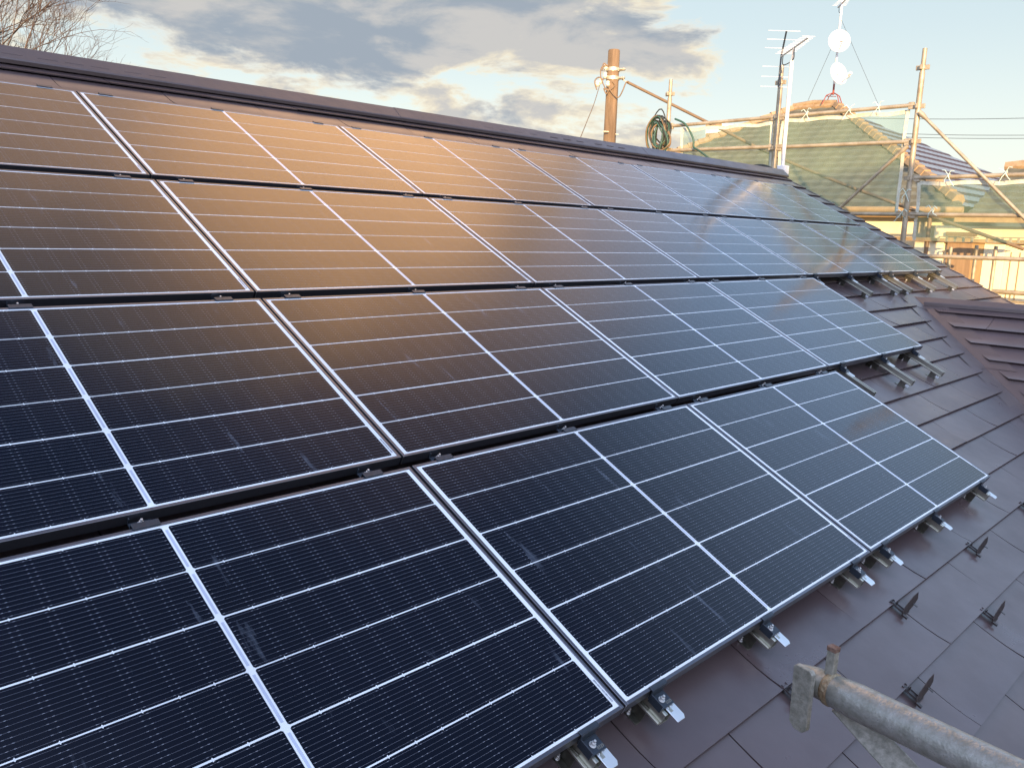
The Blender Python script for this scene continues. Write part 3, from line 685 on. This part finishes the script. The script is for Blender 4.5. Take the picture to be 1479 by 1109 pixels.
# nets
def net(y0, y1, ztop, zbot, label, X, sag=.02, topfn=None):
    root = tag(empty('safety_net', (X, (y0 + y1) / 2, ztop)), label, 'safety net', 'green mesh nets hung on the scaffold')
    nx, nz = 26, 14; vs = []; rr = random.Random(int(abs(y0) * 100)); ph = rr.uniform(0, 6)
    def tp(t): return ztop - sag * (1 - abs(math.cos(t * math.pi * 3))) 
    for j in range(nz + 1):
        for i in range(nx + 1):
            t = i / nx; y = y0 + (y1 - y0) * t; z = tp(t) + (zbot - tp(t)) * j / nz
            vs.append((X + .018 * math.sin(t * 19 + ph + j * .25) + .02 * math.sin(j * .6 + ph), y, z))
    m = MB(); m.add(vs, [(j * (nx + 1) + i, j * (nx + 1) + i + 1, (j + 1) * (nx + 1) + i + 1, (j + 1) * (nx + 1) + i) for j in range(nz) for i in range(nx)], True)
    wb(m, 'mesh_sheet', 'net', root)
    h = MB()
    for i in range(nx):
        a, b = Vector(vs[i]), Vector(vs[i + 1]); h.add([a + Vector((-.006, 0, .012)), b + Vector((-.006, 0, .012)), b + Vector((-.006, 0, -.038)), a + Vector((-.006, 0, -.038)), a + Vector((.004, 0, .012)), b + Vector((.004, 0, .012)), b + Vector((.004, 0, -.038)), a + Vector((.004, 0, -.038))], [(0, 1, 2, 3), (7, 6, 5, 4), (0, 4, 5, 1), (3, 2, 6, 7)])
    for i in (0, nx):
        for j in range(nz):
            a, b = Vector(vs[j * (nx + 1) + i]), Vector(vs[(j + 1) * (nx + 1) + i]); w = .045 if i == 0 else -.045
            h.add([a + Vector((-.006, 0, 0)), b + Vector((-.006, 0, 0)), b + Vector((-.006, -w, 0)), a + Vector((-.006, -w, 0))], [(0, 1, 2, 3)])
    wb(h, 'hem', 'hem', root)
net(2.95, 1.32, 1.06, -1.2, 'pale green mesh net left of the white mast, sky and roof edge showing through', SX + .05)
net(1.20, -.64, 1.09, -.30, 'green mesh net between the mast and the tall post, tiled roof behind it', SX + .05)
net(-.86, -2.84, .15, -.62, 'green mesh net hanging from the rail right of the tall post', SX + .05)

# cable coil on the first post
coil = tag(empty('cable_coil', (SX - .1, 3.18, 1.0)), 'tangled coil of green and black cable hung on the leftmost scaffold post', 'cable coil')
rr = random.Random(12)
for q in range(17):
    m = MB(); cy_, cz_ = 3.30 + rr.uniform(-.06, .05), .98 + rr.uniform(-.08, .06); ry, rz = rr.uniform(.10, .22), rr.uniform(.17, .31); tw = rr.uniform(-.5, .5); ph = rr.uniform(0, 6)
    pts = []
    for j in range(25):
        a = 2 * math.pi * j / 24; yy = ry * math.cos(a); z_ = rz * math.sin(a) * (1 + .12 * math.sin(3 * a + ph)); pts.append((SX - .10 + .06 * math.sin(a + ph) - rr.uniform(0, .01), cy_ + yy * math.cos(tw) - z_ * math.sin(tw) * .5, cz_ + z_ + yy * .35))
    m.tube(pts, rr.choice((.011, .013, .016)), 6, cap=False); wb(m, 'cable_loop', rr.choice(('cablegreen', 'cable', 'cablegreen', 'cablegreen', 'cablebrown')), coil)
for q in range(3):
    m = MB(); y_ = 3.36 - q * .11; m.tube([(SX - .1, y_, .9), (SX - .08, y_ + .03, .6), (SX - .06, y_ + .02, .3)], .009, 6); wb(m, 'hanging_end', 'cablegreen', coil)
def curve(pts, n=8):
    P_ = [Vector(p) for p in pts]; o = []
    for i in range(len(P_) - 1):
        a, b, c, d = P_[max(i - 1, 0)], P_[i], P_[i + 1], P_[min(i + 2, len(P_) - 1)]
        for j in range(n):
            t = j / n; o.append(.5 * ((2 * b) + (c - a) * t + (2 * a - 5 * b + 4 * c - d) * t * t + (3 * b - a - 3 * c + d) * t ** 3))
    return o + [P_[-1]]
m = MB(); m.tube(curve([atX(975, 172, SX - .1), atX(990, 180, SX - .12), atX(1001, 200, SX - .1), atX(1002, 213, SX - .1), atX(1010, 218, 10.1), atX(1028, 232, 9.8)]), .016, 8)
tag(m.build('green_cable', 'cablegreen'), 'green cable arching from the coil down to the ridge', 'cable')
m = MB(); m.tube(curve([atX(1085, 241, 9.3), atX(1100, 239.5, 9.45), atX(1112, 243, 9.55), atX(1127, 254, 9.58), atX(1150, 270, 9.60), atX(1160, 277, 9.66), (9.7, -.1, -.4)]), .022, 8)
tag(m.build('black_cable', 'cable'), 'black cable lying over the right end of the ridge', 'cable')

# ------------------------------------------------------------------ white antenna mast with yagi
MX = 9.78
mtop = atX(1142, 88, MX); mb0 = atX(1129.5, 249, MX)
mast = tag(empty('antenna_mast', (MX, mb0.y, mb0.z)), 'slim white mast at the ridge end carrying a television aerial', 'antenna mast')
m = MB(); m.tube([(MX, mb0.y, mb0.z - .9), (MX, mb0.y, mtop.z)], .028, 16); wb(m, 'mast_tube', 'mast', mast)
m = MB(); m.box((MX - .07, mb0.y - .08, mb0.z - .03), (MX + .05, mb0.y + .05, mb0.z + .09)); wb(m, 'wall_bracket', 'white', mast, .006)
def yagi(P0, far, L_back, L_front, n, el, tilt, label, thick=.012, vert=True):
    root = tag(empty('tv_antenna', P0), label, 'antenna'); s_ = far.cross(Vector((0, 0, 1))).normalized()
    a = P0 + far * L_back; b = P0 - far * L_front + Vector((0, 0, tilt))
    m = MB(); m.tube([a, b], thick, 8); wb(m, 'boom', 'mast', root)
    m = MB()
    for i in range(n):
        t = .12 + .88 * i / (n - 1); c = a.lerp(b, t) + Vector((0, 0, thick)); w = el * (1 - .35 * t); m.tube([c - s_ * w, c + s_ * w], .0028, 5)
    wb(m, 'directors', 'white', root)
    if vert:
        m = MB(); up_ = (Vector((0, 0, 1)) * .95 - far * .50).normalized(); dn_ = (Vector((0, 0, -1)) * .95 + far * .04).normalized()
        for d, l in ((up_, .36), (dn_, .42)):
            m.tube([a, a + d * l], .013, 6)
        wb(m, 'reflector_spine', 'blackmetal', root)
        m = MB()
        for d, l in ((up_, .36), (dn_, .42)):
            for i in range(1, 4): c = a + d * l * i / 3; m.tube([c - s_ * .26, c + s_ * .20], .0032, 5)
        wb(m, 'reflector_rods', 'white', root)
    m = MB(); m.tube(curve([a - far * .1, a - far * .14 + Vector((0, 0, -.14)), P0 + Vector((0, 0, -.16)), P0 + Vector((0, 0, -.02))]), .007, 6); wb(m, 'lead', 'cable', root)
    return root
far = Vector((.73, .68, 0)).normalized()
bt = atX(1147, 69, MX - .05)
yagi(bt, far, .62, .62, 13, .13, 0.0, 'television aerial on the slim white mast with a comb of short rods')
m = MB(); m.tube([(MX, mb0.y, mtop.z - .02), (bt.x, bt.y, bt.z)], .016, 8); o = wb(m, 'clamp_arm', 'mast', mast)

# ------------------------------------------------------------------ neighbouring house
nh = tag(empty('neighbour_house', (15.5, 1, -6.7)), 'neighbouring house with hipped tiled roof behind the scaffold net', 'house')
def tiled(mb, O, U, Vd, N, lu, lv, clip, course=.27, pan=.29, amp=.016, step=.055, nu=6, nv=4, phase=0):
    nI = int(lu / (pan / nu)); nJ = int(lv / (course / nv))
    idx = {}; vs = []; fs = []
    for j in range(nJ + 1):
        for i in range(nI + 1):
            u = i * pan / nu; v = j * course / nv; fr = (j % nv) / nv
            h = amp * (math.sin(2 * math.pi * (u / pan)) * .5 + .5) ** 1.4 + step * fr
            vs.append(O + U * u + Vd * v + N * h)
    for j in range(nJ):
        for i in range(nI): fs.append((j * (nI + 1) + i, j * (nI + 1) + i + 1, (j + 1) * (nI + 1) + i + 1, (j + 1) * (nI + 1) + i))
    t = MB(); t.add(vs, fs, False); t.m = [1 if (k // nI) % nv == nv - 1 else 0 for k in range(len(fs))]  # last strip of each course takes the painted shade colour
    t = bisect(t, clip); o_ = len(mb.v); mb.v += t.v; mb.f += [[k + o_ for k in f_] for f_ in t.f]; mb.m += t.m; mb.sm += [False] * len(t.f)
PK, PK2 = Vector((17.7, 3.7, 2.37)), Vector((17.7, 4.75, 2.37))
CR, CL, CF = Vector((13.5, -.5, -.03)), Vector((13.5, 9.0, -.03)), Vector((27.0, -.5, -.03))
def vplane(a, b, keep):                                        # vertical plane through a-b, keep the side of point keep
    n = (b - a).cross(Vector((0, 0, 1))).normalized(); 
    if (keep - a).dot(n) > 0: n = -n
    return (a, n)
m = MB(); N = Vector((-.57, 0, 1)).normalized()
dn = Vector((-4.2, 0, -2.4)).normalized()
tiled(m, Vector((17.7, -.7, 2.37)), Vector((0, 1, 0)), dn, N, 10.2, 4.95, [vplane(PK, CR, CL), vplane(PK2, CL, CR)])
wb(m, 'west_roof_slope', ['gtile', 'gbutt_shade'], nh)
m = MB(); N2 = Vector((0, -.57, 1)).normalized(); dn2 = Vector((0, -4.2, -2.4)).normalized()
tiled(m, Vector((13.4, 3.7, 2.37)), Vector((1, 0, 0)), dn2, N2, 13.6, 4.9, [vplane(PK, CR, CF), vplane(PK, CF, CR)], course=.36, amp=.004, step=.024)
wb(m, 'south_roof_slope', ['ptile', 'pbutt_shade'], nh)
m = MB(); m.add([PK, PK2, Vector((27, 9, -.03)), CF], [(0, 1, 2, 3)]); m.add([PK2, CL, Vector((27, 9, -.03))], [(0, 1, 2)]); wb(m, 'far_roof_slope', 'ptile', nh)
def hip_caps(a, b, name='hip_cap', m_='otile', r=.105, step=.26):
    m = MB(); d = (b - a); L = d.length; d.normalize(); n = int(L / step)
    for i in range(n):
        p = a + d * (i * step); q = a + d * ((i + 1) * step + .02); m.tube([p + Vector((0, 0, .02)), q + Vector((0, 0, .035))], [r * .95, r * 1.08], 6, smooth=False)
    wb(m, name, m_, nh)
hip_caps(PK, CR); hip_caps(PK2, CL); hip_caps(PK2, PK, r=.08)
m = MB(); m.tube([PK + Vector((0, 0, .10)), PK + Vector((0, .55, .13)), PK2 + Vector((0, 0, .1))], [.05, .06, .05], 8); wb(m, 'ridge_end_tile', 'otile', nh)
m = MB(); m.box((13.9, -.1, -6.7), (27, 8.6, -.12)); m.box((13.55, -3.9, -6.7), (19.5, -.1, -.35)); wb(m, 'wall', 'wall', nh)
m = MB(); m.box((13.46, -.45, -.17), (13.56, 9.0, -.05)); m.box((13.56, -.5, -.22), (13.95, 8.9, -.17)); wb(m, 'fascia', 'walltrim', nh)
m = MB(); m.tube([(13.40, -.55, -.10), (13.40, 9.0, -.10)], .055, 10); wb(m, 'gutter', 'walltrim', nh)
# lower wing to the right
lr = atX(1440, 244, 15.2)
LZ = lr.z; LY = -.55
m = MB(); dn = (Vector((13.2, 0, -.20)) - Vector((15.2, 0, LZ))).normalized(); N3 = Vector((-(-.20 - LZ) * -1, 0, 2.0)).normalized(); N3 = Vector((dn.z, 0, -dn.x)).normalized(); 
if N3.z < 0: N3 = -N3
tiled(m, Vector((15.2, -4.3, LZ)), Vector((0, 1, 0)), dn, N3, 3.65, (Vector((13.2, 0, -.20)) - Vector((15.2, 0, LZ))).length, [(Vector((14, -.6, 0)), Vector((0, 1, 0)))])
m.add([Vector((15.2, -4.3, LZ)), Vector((15.2, -.6, LZ)), Vector((17.2, -.6, -.2)), Vector((17.2, -4.3, -.2))], [(0, 1, 2, 3)]); wb(m, 'lower_roof_slope', ['gtile', 'gbutt_shade'], nh)
hip_caps(Vector((15.2, -.62, LZ)), Vector((15.2, -4.3, LZ)))
m = MB(); m.box((13.1, -4.3, -.30), (13.2, -.52, -.20)); wb(m, 'lower_fascia', 'walltrim', nh)
# wall details
WX = 13.53
def wbox(x0, y0, x1, y1, X, th, name, m_, par=nh):
    a = atX(x0, y0, X); b = atX(x1, y1, X); m = MB(); m.box((X - th, min(a.y, b.y), min(a.z, b.z)), (X, max(a.y, b.y), max(a.z, b.z))); return wb(m, name, m_, par, .004)
wbox(1371, 338, 1391, 470, WX, .04, 'shutter', 'brownpanel'); wbox(1394, 347, 1407, 470, WX, .03, 'shutter', 'walltrim'); wbox(1368, 335, 1412, 341, WX, .06, 'window_head', 'gutter')
wbox(1322, 349, 1350, 460, 13.52, .02, 'wall_panel', 'wall'); wbox(1423, 351, 1437, 470, 13.52, .03, 'wall_panel', 'wall')
m = MB(); m.tube([(13.50, -.02, -6.6), (13.50, -.02, -.2)], .035, 8); wb(m, 'downpipe', 'gutter', nh)
m = MB()
for x in (1342, 1350, 1439, 1459, 1472):
    p = atX(x, 380, 13.54); m.box((13.535, p.y - .004, -3.2), (13.549, p.y + .004, -.75))
wb(m, 'panel_joint', 'walltrim', nh)
m = MB(); m.box((13.44, -3.9, -.62), (13.55, .9, -.56)); wb(m, 'string_course', 'walltrim', nh)
# perforated scaffold boards in front of the wall
for k, (x0, x1, y0, y1, lab) in enumerate([(1356, 1404, 344, 348, 'perforated steel scaffold board crossing the brown shutter'), (1426, 1479, 345, 350, 'perforated steel scaffold board near the right picture edge')]):
    a, b = atX(x0, y0, 12.3), atX(x1 + (40 if k else 0), y1, 12.3); root = tag(empty('scaffold_board', a), lab, 'scaffold board'); m = MB(); ya, yb = min(a.y, b.y), max(a.y, b.y); zc = (a.z + b.z) / 2
    n = max(4, int((yb - ya) / .10))
    m.box((12.28, ya, zc + .032), (12.62, yb, zc + .045)); m.box((12.28, ya, zc - .045), (12.30, yb, zc - .034))
    for i in range(n + 1): y_ = ya + (yb - ya) * i / n; m.box((12.28, y_ - .018, zc - .034), (12.30, y_ + .018, zc + .032))
    wb(m, 'board', 'scaf', root, .003)
for i, (x, lab) in enumerate([(1372, 'thin scaffold upright beside the brown shutter'), (1409, 'thin scaffold upright right of the brown shutter'), (1437, 'thin scaffold upright near the right picture edge before the sunlit wall')]):
    p = atX(x, 370, 12.2); root = tag(empty('scaffold_post', (12.2, p.y, -6.7)), lab, 'scaffold post', 'upright tubes of the scaffold'); m = MB(); m.tube([(12.2, p.y, -6.7), (12.2, p.y, -.66 if i else -.70)], .028, 10); wb(m, 'tube', 'scaf', root)
# low balcony railing
br = tag(empty('balcony_railing', (12.8, -2, -2.4)), 'pale balcony railing low in front of the sunlit wall at the right edge', 'railing')
a = atX(1436, 421, 12.8); b = atX(1479, 418, 12.8); m = MB(); m.tube([(12.8, a.y + .6, a.z), (12.8, b.y - 1.5, a.z)], .035, 8); wb(m, 'top_rail', 'scaf', br)
m = MB()
for i in range(12): y_ = a.y + .5 - i * .24; m.box((12.79, y_ - .012, a.z - .9), (12.81, y_ + .012, a.z))
m.box((12.78, b.y - 1.5, a.z - .16), (12.82, a.y + .6, a.z - .12)); wb(m, 'balusters', 'scaf', br)

# dishes on the neighbour's ridge
DX, DY = 17.75, atX(1203, 140, 17.75).y
zb = PK.z + .10
def zat(px_y, px_x=1205): return atX(px_x, px_y, DX).z
stand = tag(empty('antenna_stand', (DX, DY, zb)), 'rusty red four-legged stand with mast on the neighbour ridge, holding both dishes', 'antenna stand')
m = MB(); zt = zat(134)
for i in range(4):
    a = rad(45 + 90 * i + 12); q = Vector((math.cos(a), math.sin(a), 0)); m.tube([(DX, DY, zt), (DX + q.x * .17, DY + q.y * .17, zt - .07), (DX + q.x * .27, DY + q.y * .27, zb - .05)], .011, 6)
m.tube([(DX + .17, DY, zb + .16), (DX, DY + .17, zb + .16), (DX - .17, DY, zb + .16), (DX, DY - .17, zb + .16), (DX + .17, DY, zb + .16)], .008, 5)
wb(m, 'legs', 'red', stand)
m = MB(); m.tube([(DX, DY, zt - .05), (DX, DY, zat(100))], .022, 10); wb(m, 'lower_mast', 'red', stand)
m = MB(); m.tube([(DX, DY, zat(122)), (DX, DY, zat(2))], .026, 10); wb(m, 'mast_tube', 'mast', stand)
def dish(px_, py_, rx, face, label, lnb=1):
    c = atX(px_, py_, DX - .25); root = tag(empty('satellite_dish', c), label, 'satellite dish', 'satellite dishes on the neighbour ridge')
    fz = Vector(face).normalized(); fx_ = Vector((0, 0, 1)).cross(fz).normalized(); fy = fz.cross(fx_); m = MB(); vs = [c - fz * .05]; n = 28; rings = 5
    for j in range(1, rings + 1):
        t = j / rings
        for i in range(n): a = 2 * math.pi * i / n; vs.append(c + fx_ * (rx * t * math.cos(a)) + fy * (rx * 1.14 * t * math.sin(a)) + fz * (-.05 + .07 * t * t))
    vs2 = [v - fz * .012 for v in vs]
    fs = [(0, 1 + i, 1 + (i + 1) % n) for i in range(n)] + [(1 + j * n + i, 1 + (j + 1) * n + i, 1 + (j + 1) * n + (i + 1) % n, 1 + j * n + (i + 1) % n) for j in range(rings - 1) for i in range(n)]
    m.add(vs, fs, True); m.add(vs2, [f_[::-1] for f_ in fs], True)
    e0 = 1 + (rings - 1) * n; m.add(vs[e0:] + vs2[e0:], [(i, n + i, n + (i + 1) % n, (i + 1) % n) for i in range(n)])
    wb(m, 'reflector', 'white', root)
    m = MB(); bt_ = c - fy * rx * 1.0; tip = c - fy * rx * .95 + fz * .34; m.tube([bt_ - fz * .02, tip], .013, 6); wb(m, 'feed_arm', 'mast', root)
    m = MB(); q = tip + fy * .05; m.tube([q - fz * .05, q + fz * .04], .034, 8); wb(m, 'feed_horn', 'white', root)
    m = MB(); m.tube([c - fz * .05, Vector((DX, DY, c.z - .1))], .024, 6); wb(m, 'back_mount', 'blackmetal', root)
dish(1212, 60, .235, (-.80, -.52, .30), 'upper round white satellite dish turned to the camera')
dish(1211, 107, .225, (-.42, -.86, .30), 'lower white satellite dish turned further to the side')
tp = Vector((DX, DY, zat(7)))
yagi(tp, Vector((.80, .60, 0)).normalized(), .35, .35, 7, .16, .0, 'small television aerial on top of the dish mast, cut by the picture top', .018, False)
for i, (x, y, l) in enumerate([(1268, 150, 'thin guy wire from the dish mast down to the right'), (1165, 150, 'thin guy wire from the dish mast down to the left')]):
    m = MB(); e_ = atX(x, y, DX - .3 + i * .4); m.tube([(DX, DY, zat(28 if i == 0 else 45)), e_], .0045, 4); tag(m.build('guy_wire', 'steel'), l, 'wire', 'guy wires of the dish mast')

# ------------------------------------------------------------------ utility pole
PD = 16.0
pb_, pt_ = atD(882, 208, PD), atD(885, 75, PD)
px_, py_ = (pb_.x + pt_.x) / 2, (pb_.y + pt_.y) / 2
up = tag(empty('utility_pole', (px_, py_, -6.7)), 'stout weathered utility pole behind the ridge with bands and insulators', 'utility pole')
m = MB(); m.tube([(px_, py_, -6.7), (px_, py_, pt_.z - .02), (px_, py_, pt_.z)], [.165, .112, .10], 24); wb(m, 'pole', 'polewood', up)
def zp(y): return atD(884, y, PD).z
for (y0, y1) in ((100, 105), (112, 117)):
    m = MB(); m.tube([(px_, py_, zp(y1)), (px_, py_, zp(y0))], .128, 20); m.box((px_ + .05, py_ - .22, zp(y1) + .01), (px_ + .10, py_ - .08, zp(y0) - .01)); m.tube([(px_ + .06, py_ - .25, (zp(y0) + zp(y1)) / 2), (px_ - .1, py_ + .22, (zp(y0) + zp(y1)) / 2)], .012, 6); wb(m, 'steel_band', 'band', up, .004)
for (x, y, r) in ((875, 98, .05), (874, 110, .055), (878, 122, .05), (868, 118, .05), (863, 122, .055)):
    c = atD(x, y, PD - .12); m = MB(); m.tube([c + Vector((0, 0, .06)), c + Vector((0, 0, .045)), c + Vector((0, 0, .02)), c, c - Vector((0, 0, .03)), c - Vector((0, 0, .05))], [r * .4, r * .8, r * .55, r, r * .6, r * .2], 10); wb(m, 'insulator', 'ceramic', up)
for k, pts in enumerate([[(884, 128), (876, 130), (868, 112), (869, 98), (878, 95)], [(878, 124), (885, 136), (893, 141), (899, 132), (904, 120), (908, 118)], [(880, 128), (876, 136), (872, 128)], [(862, 130), (859, 118), (865, 112), (872, 116)], [(878, 96), (872, 92), (870, 102)], [(884, 118), (888, 124), (880, 130), (872, 128)]]):
    m = MB(); m.tube(curve([atD(x, y, PD - .17) for x, y in pts]), .012, 6); wb(m, 'jumper_wire', 'cablebrown', up)
m = MB()
for (x0, x1, y) in ((871, 879, 190), (889, 893, 194)): m.tube([atD(x0, y, PD - .1), atD(x1, y + .5, PD - .1)], .012, 6)
wb(m, 'climbing_step', 'band', up)
# service cable from pole to the right
ends = [atD(893, 112, PD - .1), atD(906, 119, PD - .12)]
e2 = atX(1479, 358, 11.4)
A0 = ends[1]; pts = []
tgt = [(906, 119, A0.x), (960, 146, None), (1040, 186, None), (1110, 221, None), (1200, 259, None), (1290, 293, None), (1400, 332, None), (1479, 360, None)]
for i, (x, y, _) in enumerate(tgt): X = A0.x + (11.9 - A0.x) * (i / 7); pts.append(atX(x, y, X))
m = MB(); m.tube(curve(pts), .026, 8); 
sc = tag(m.build('service_cable', 'cablebrown'), 'thick service cable running from the utility pole down to the right behind the net', 'cable')
m = MB(); m.tube([ends[0], ends[1]], .010, 6); tag(m.build('cable_tie_rod', 'band'), 'short pale link between the pole band and the thick service cable', 'cable link')
m = MB(); m.tube(curve([atD(866, 124, PD - .15), atD(858, 150, PD - 1.0), atD(848, 175, PD - 2.5), atD(838, 200, PD - 4.0)]), .007, 5); tag(m.build('drop_wire', 'cablebrown'), 'thin wire dropping left from the pole insulators behind the ridge', 'wire')
# far power lines
for i, (y0, y1, l) in enumerate([(171.5, 168.5, 'uppermost faint power line in the sky at the right'), (192, 194.5, 'middle faint power line in the sky at the right'), (197, 199, 'lowest faint power line in the sky at the right')]):
    m = MB(); a = atD(1240, y0 - .6, 75); b = atD(1560, y1 + .8, 62); mid = (a + b) / 2 - Vector((0, 0, .12)); m.tube(curve([a, mid, b]), .022, 5); tag(m.build('power_line', 'steel'), l, 'power line', 'distant power lines')
# striped far gable seen between post and tiled roof
fb = tag(empty('distant_building', atX(1030, 200, 33)), 'small far building with white and yellow stripes behind the net', 'building')
m = MB(); a = atX(1020, 178, 33); b = atX(1041, 206, 33); m.box((33, min(a.y, b.y), -6.7), (36, max(a.y, b.y), a.z)); wb(m, 'wall', 'white', fb)
for (y0, y1) in ((178, 184), (193, 197)):
    a = atX(1020, y0, 32.95); b = atX(1041, y1, 32.95); m = MB(); m.box((32.95, b.y - .02, b.z), (33.0, a.y + .02, a.z)); wb(m, 'stripe', 'otile', fb)

# ------------------------------------------------------------------ bare tree beyond the ridge
def tree(base, top_h, seed, label, spread=1.0):
    rr = random.Random(seed); root = tag(empty('bare_tree', base), label, 'tree', 'bare trees beyond the ridge'); tr = MB(); cr = MB()
    def grow(p, d, L, r, lev):
        n = 4; pts = [p]; q = p.copy(); dd = d.copy()
        for i in range(n):
            dd = (dd + Vector((rr.uniform(-1, 1), rr.uniform(-1, 1), rr.uniform(-.3, .8))) * (.10 + .03 * lev)).normalized(); q = q + dd * (L / n); pts.append(q.copy())
        (tr if lev < 2 else cr).tube(pts, [r * (1 - .45 * i / n) for i in range(n + 1)], 6 if lev < 2 else 3, cap=False)
        if lev >= 7 or r < .0018: return
        k = 4 if 1 < lev < 5 else 3
        for j in range(k):
            t = rr.uniform(.45, 1.0) if j else 1.0
            idx = min(n, max(1, round(t * n))); s_ = pts[idx]
            ang = rr.uniform(18, 48) * spread; axis = dd.cross(Vector((rr.uniform(-1, 1), rr.uniform(-1, 1), rr.uniform(-1, 1)))).normalized()
            nd = (Matrix.Rotation(rad(ang), 3, axis) @ dd + Vector((0, 0, .12))).normalized()
            grow(s_, nd, L * rr.uniform(.58, .78), r * (.60 if lev else .7), lev + 1)
    grow(Vector(base), Vector((0, 0, 1)), top_h * .34, .12, 0)
    wb(tr, 'trunk', 'bark', root); wb(cr, 'crown', 'bark', root)
tb = atD(-46, 300, 24); tree((tb.x, tb.y, -6.7), 16.6, 21, 'bare winter tree at the upper left corner, its twigs rising over the ridge')
tb = atD(-170, 300, 27); tree((tb.x, tb.y, -6.7), 17, 9, 'bare tree behind the first one, cut by the left picture edge')

# ------------------------------------------------------------------ unseen shadow casters, added south-west to keep the low sun off the roof
RR = Vector((.655, -.756, 0)); TT = math.tan(rad(SUN_EL))
def block(name, prof, d0, depth, label, m_='plaster', roof='roofgrey', zbot=-6.7):
    """prof: (p, T) silhouette as seen along the sunbeams"""
    root = tag(empty(name, RR * prof[0][0] - TS * d0 + Vector((0, 0, zbot))), label, 'house', None)
    pts = [(p, T - TT * d0) for p, T in prof]; n = len(pts)
    lo = [RR * p - TS * d0 for p, z in pts]; hi = [Vector((q.x, q.y, z)) for q, (p, z) in zip(lo, pts)]
    m = MB(); f0 = [Vector((q.x, q.y, zbot)) for q in lo]; dpt = TS * depth - Vector((0, 0, TT * depth * 1.15))
    a = f0 + [h - Vector((0, 0, .12)) for h in hi]; b = [v + TS * depth for v in f0] + [v + dpt for v in a[n:]]; k = len(a)
    for i in range(n - 1): m.add([a[i], a[i + 1], a[n + i + 1], a[n + i], b[i], b[i + 1], b[n + i + 1], b[n + i]], [(0, 1, 2, 3), (7, 6, 5, 4), (3, 2, 6, 7), (0, 4, 5, 1), (0, 3, 7, 4), (1, 5, 6, 2)])
    wb(m, 'wall', m_, root)
    m = MB()
    for i in range(n - 1):
        q = [hi[i], hi[i + 1], hi[i + 1] + dpt, hi[i] + dpt]; w = [v - Vector((0, 0, .12)) for v in q]; m.add(q + w, [(0, 1, 2, 3), (7, 6, 5, 4), (0, 4, 5, 1), (1, 5, 6, 2), (2, 6, 7, 3), (3, 7, 4, 0)])
    wb(m, 'roof', roof, root)
    return root
block('house', [(-14, .9), (-6, 1.1), (-1, 1.15), (4.3, 1.62), (5.6, 1.88), (5.82, 1.80)], -14, 7, 'unseen house behind the camera, its outline shaped to shade the panels')  # added caster; its top follows the shadow line wanted on the roof
block('house', [(5.82, -.47), (6.6, -.47), (7.5, -.38), (7.9, -.55), (8.5, -.75)], -14, 5, 'unseen low block added behind the camera to bound the sun patch')  # added shape; its top sets the lower edge of the sun patch
cp = tag(empty('sun_blocker', RR * 7 - TS * -14), 'unseen flat canopy behind the camera over the low annex', 'blocker'); m = MB()  # unseen slab added to cut the sun patch off from above
zc = -TT * -14
T = Matrix(((RR.x, TS.x, 0, 0), (RR.y, TS.y, 0, 0), (0, 0, 1, 0), (0, 0, 0, 1)))
m.box((5.82, 14, .08 + zc), (7.6, 14.15, 1.55 + zc), T); wb(m, 'blocker', 'plaster', cp)
m = MB(); m.box((7.55, 14.02, -.4 + zc), (7.62, 14.12, .12 + zc), T); wb(m, 'blocker_column', 'plaster', cp)
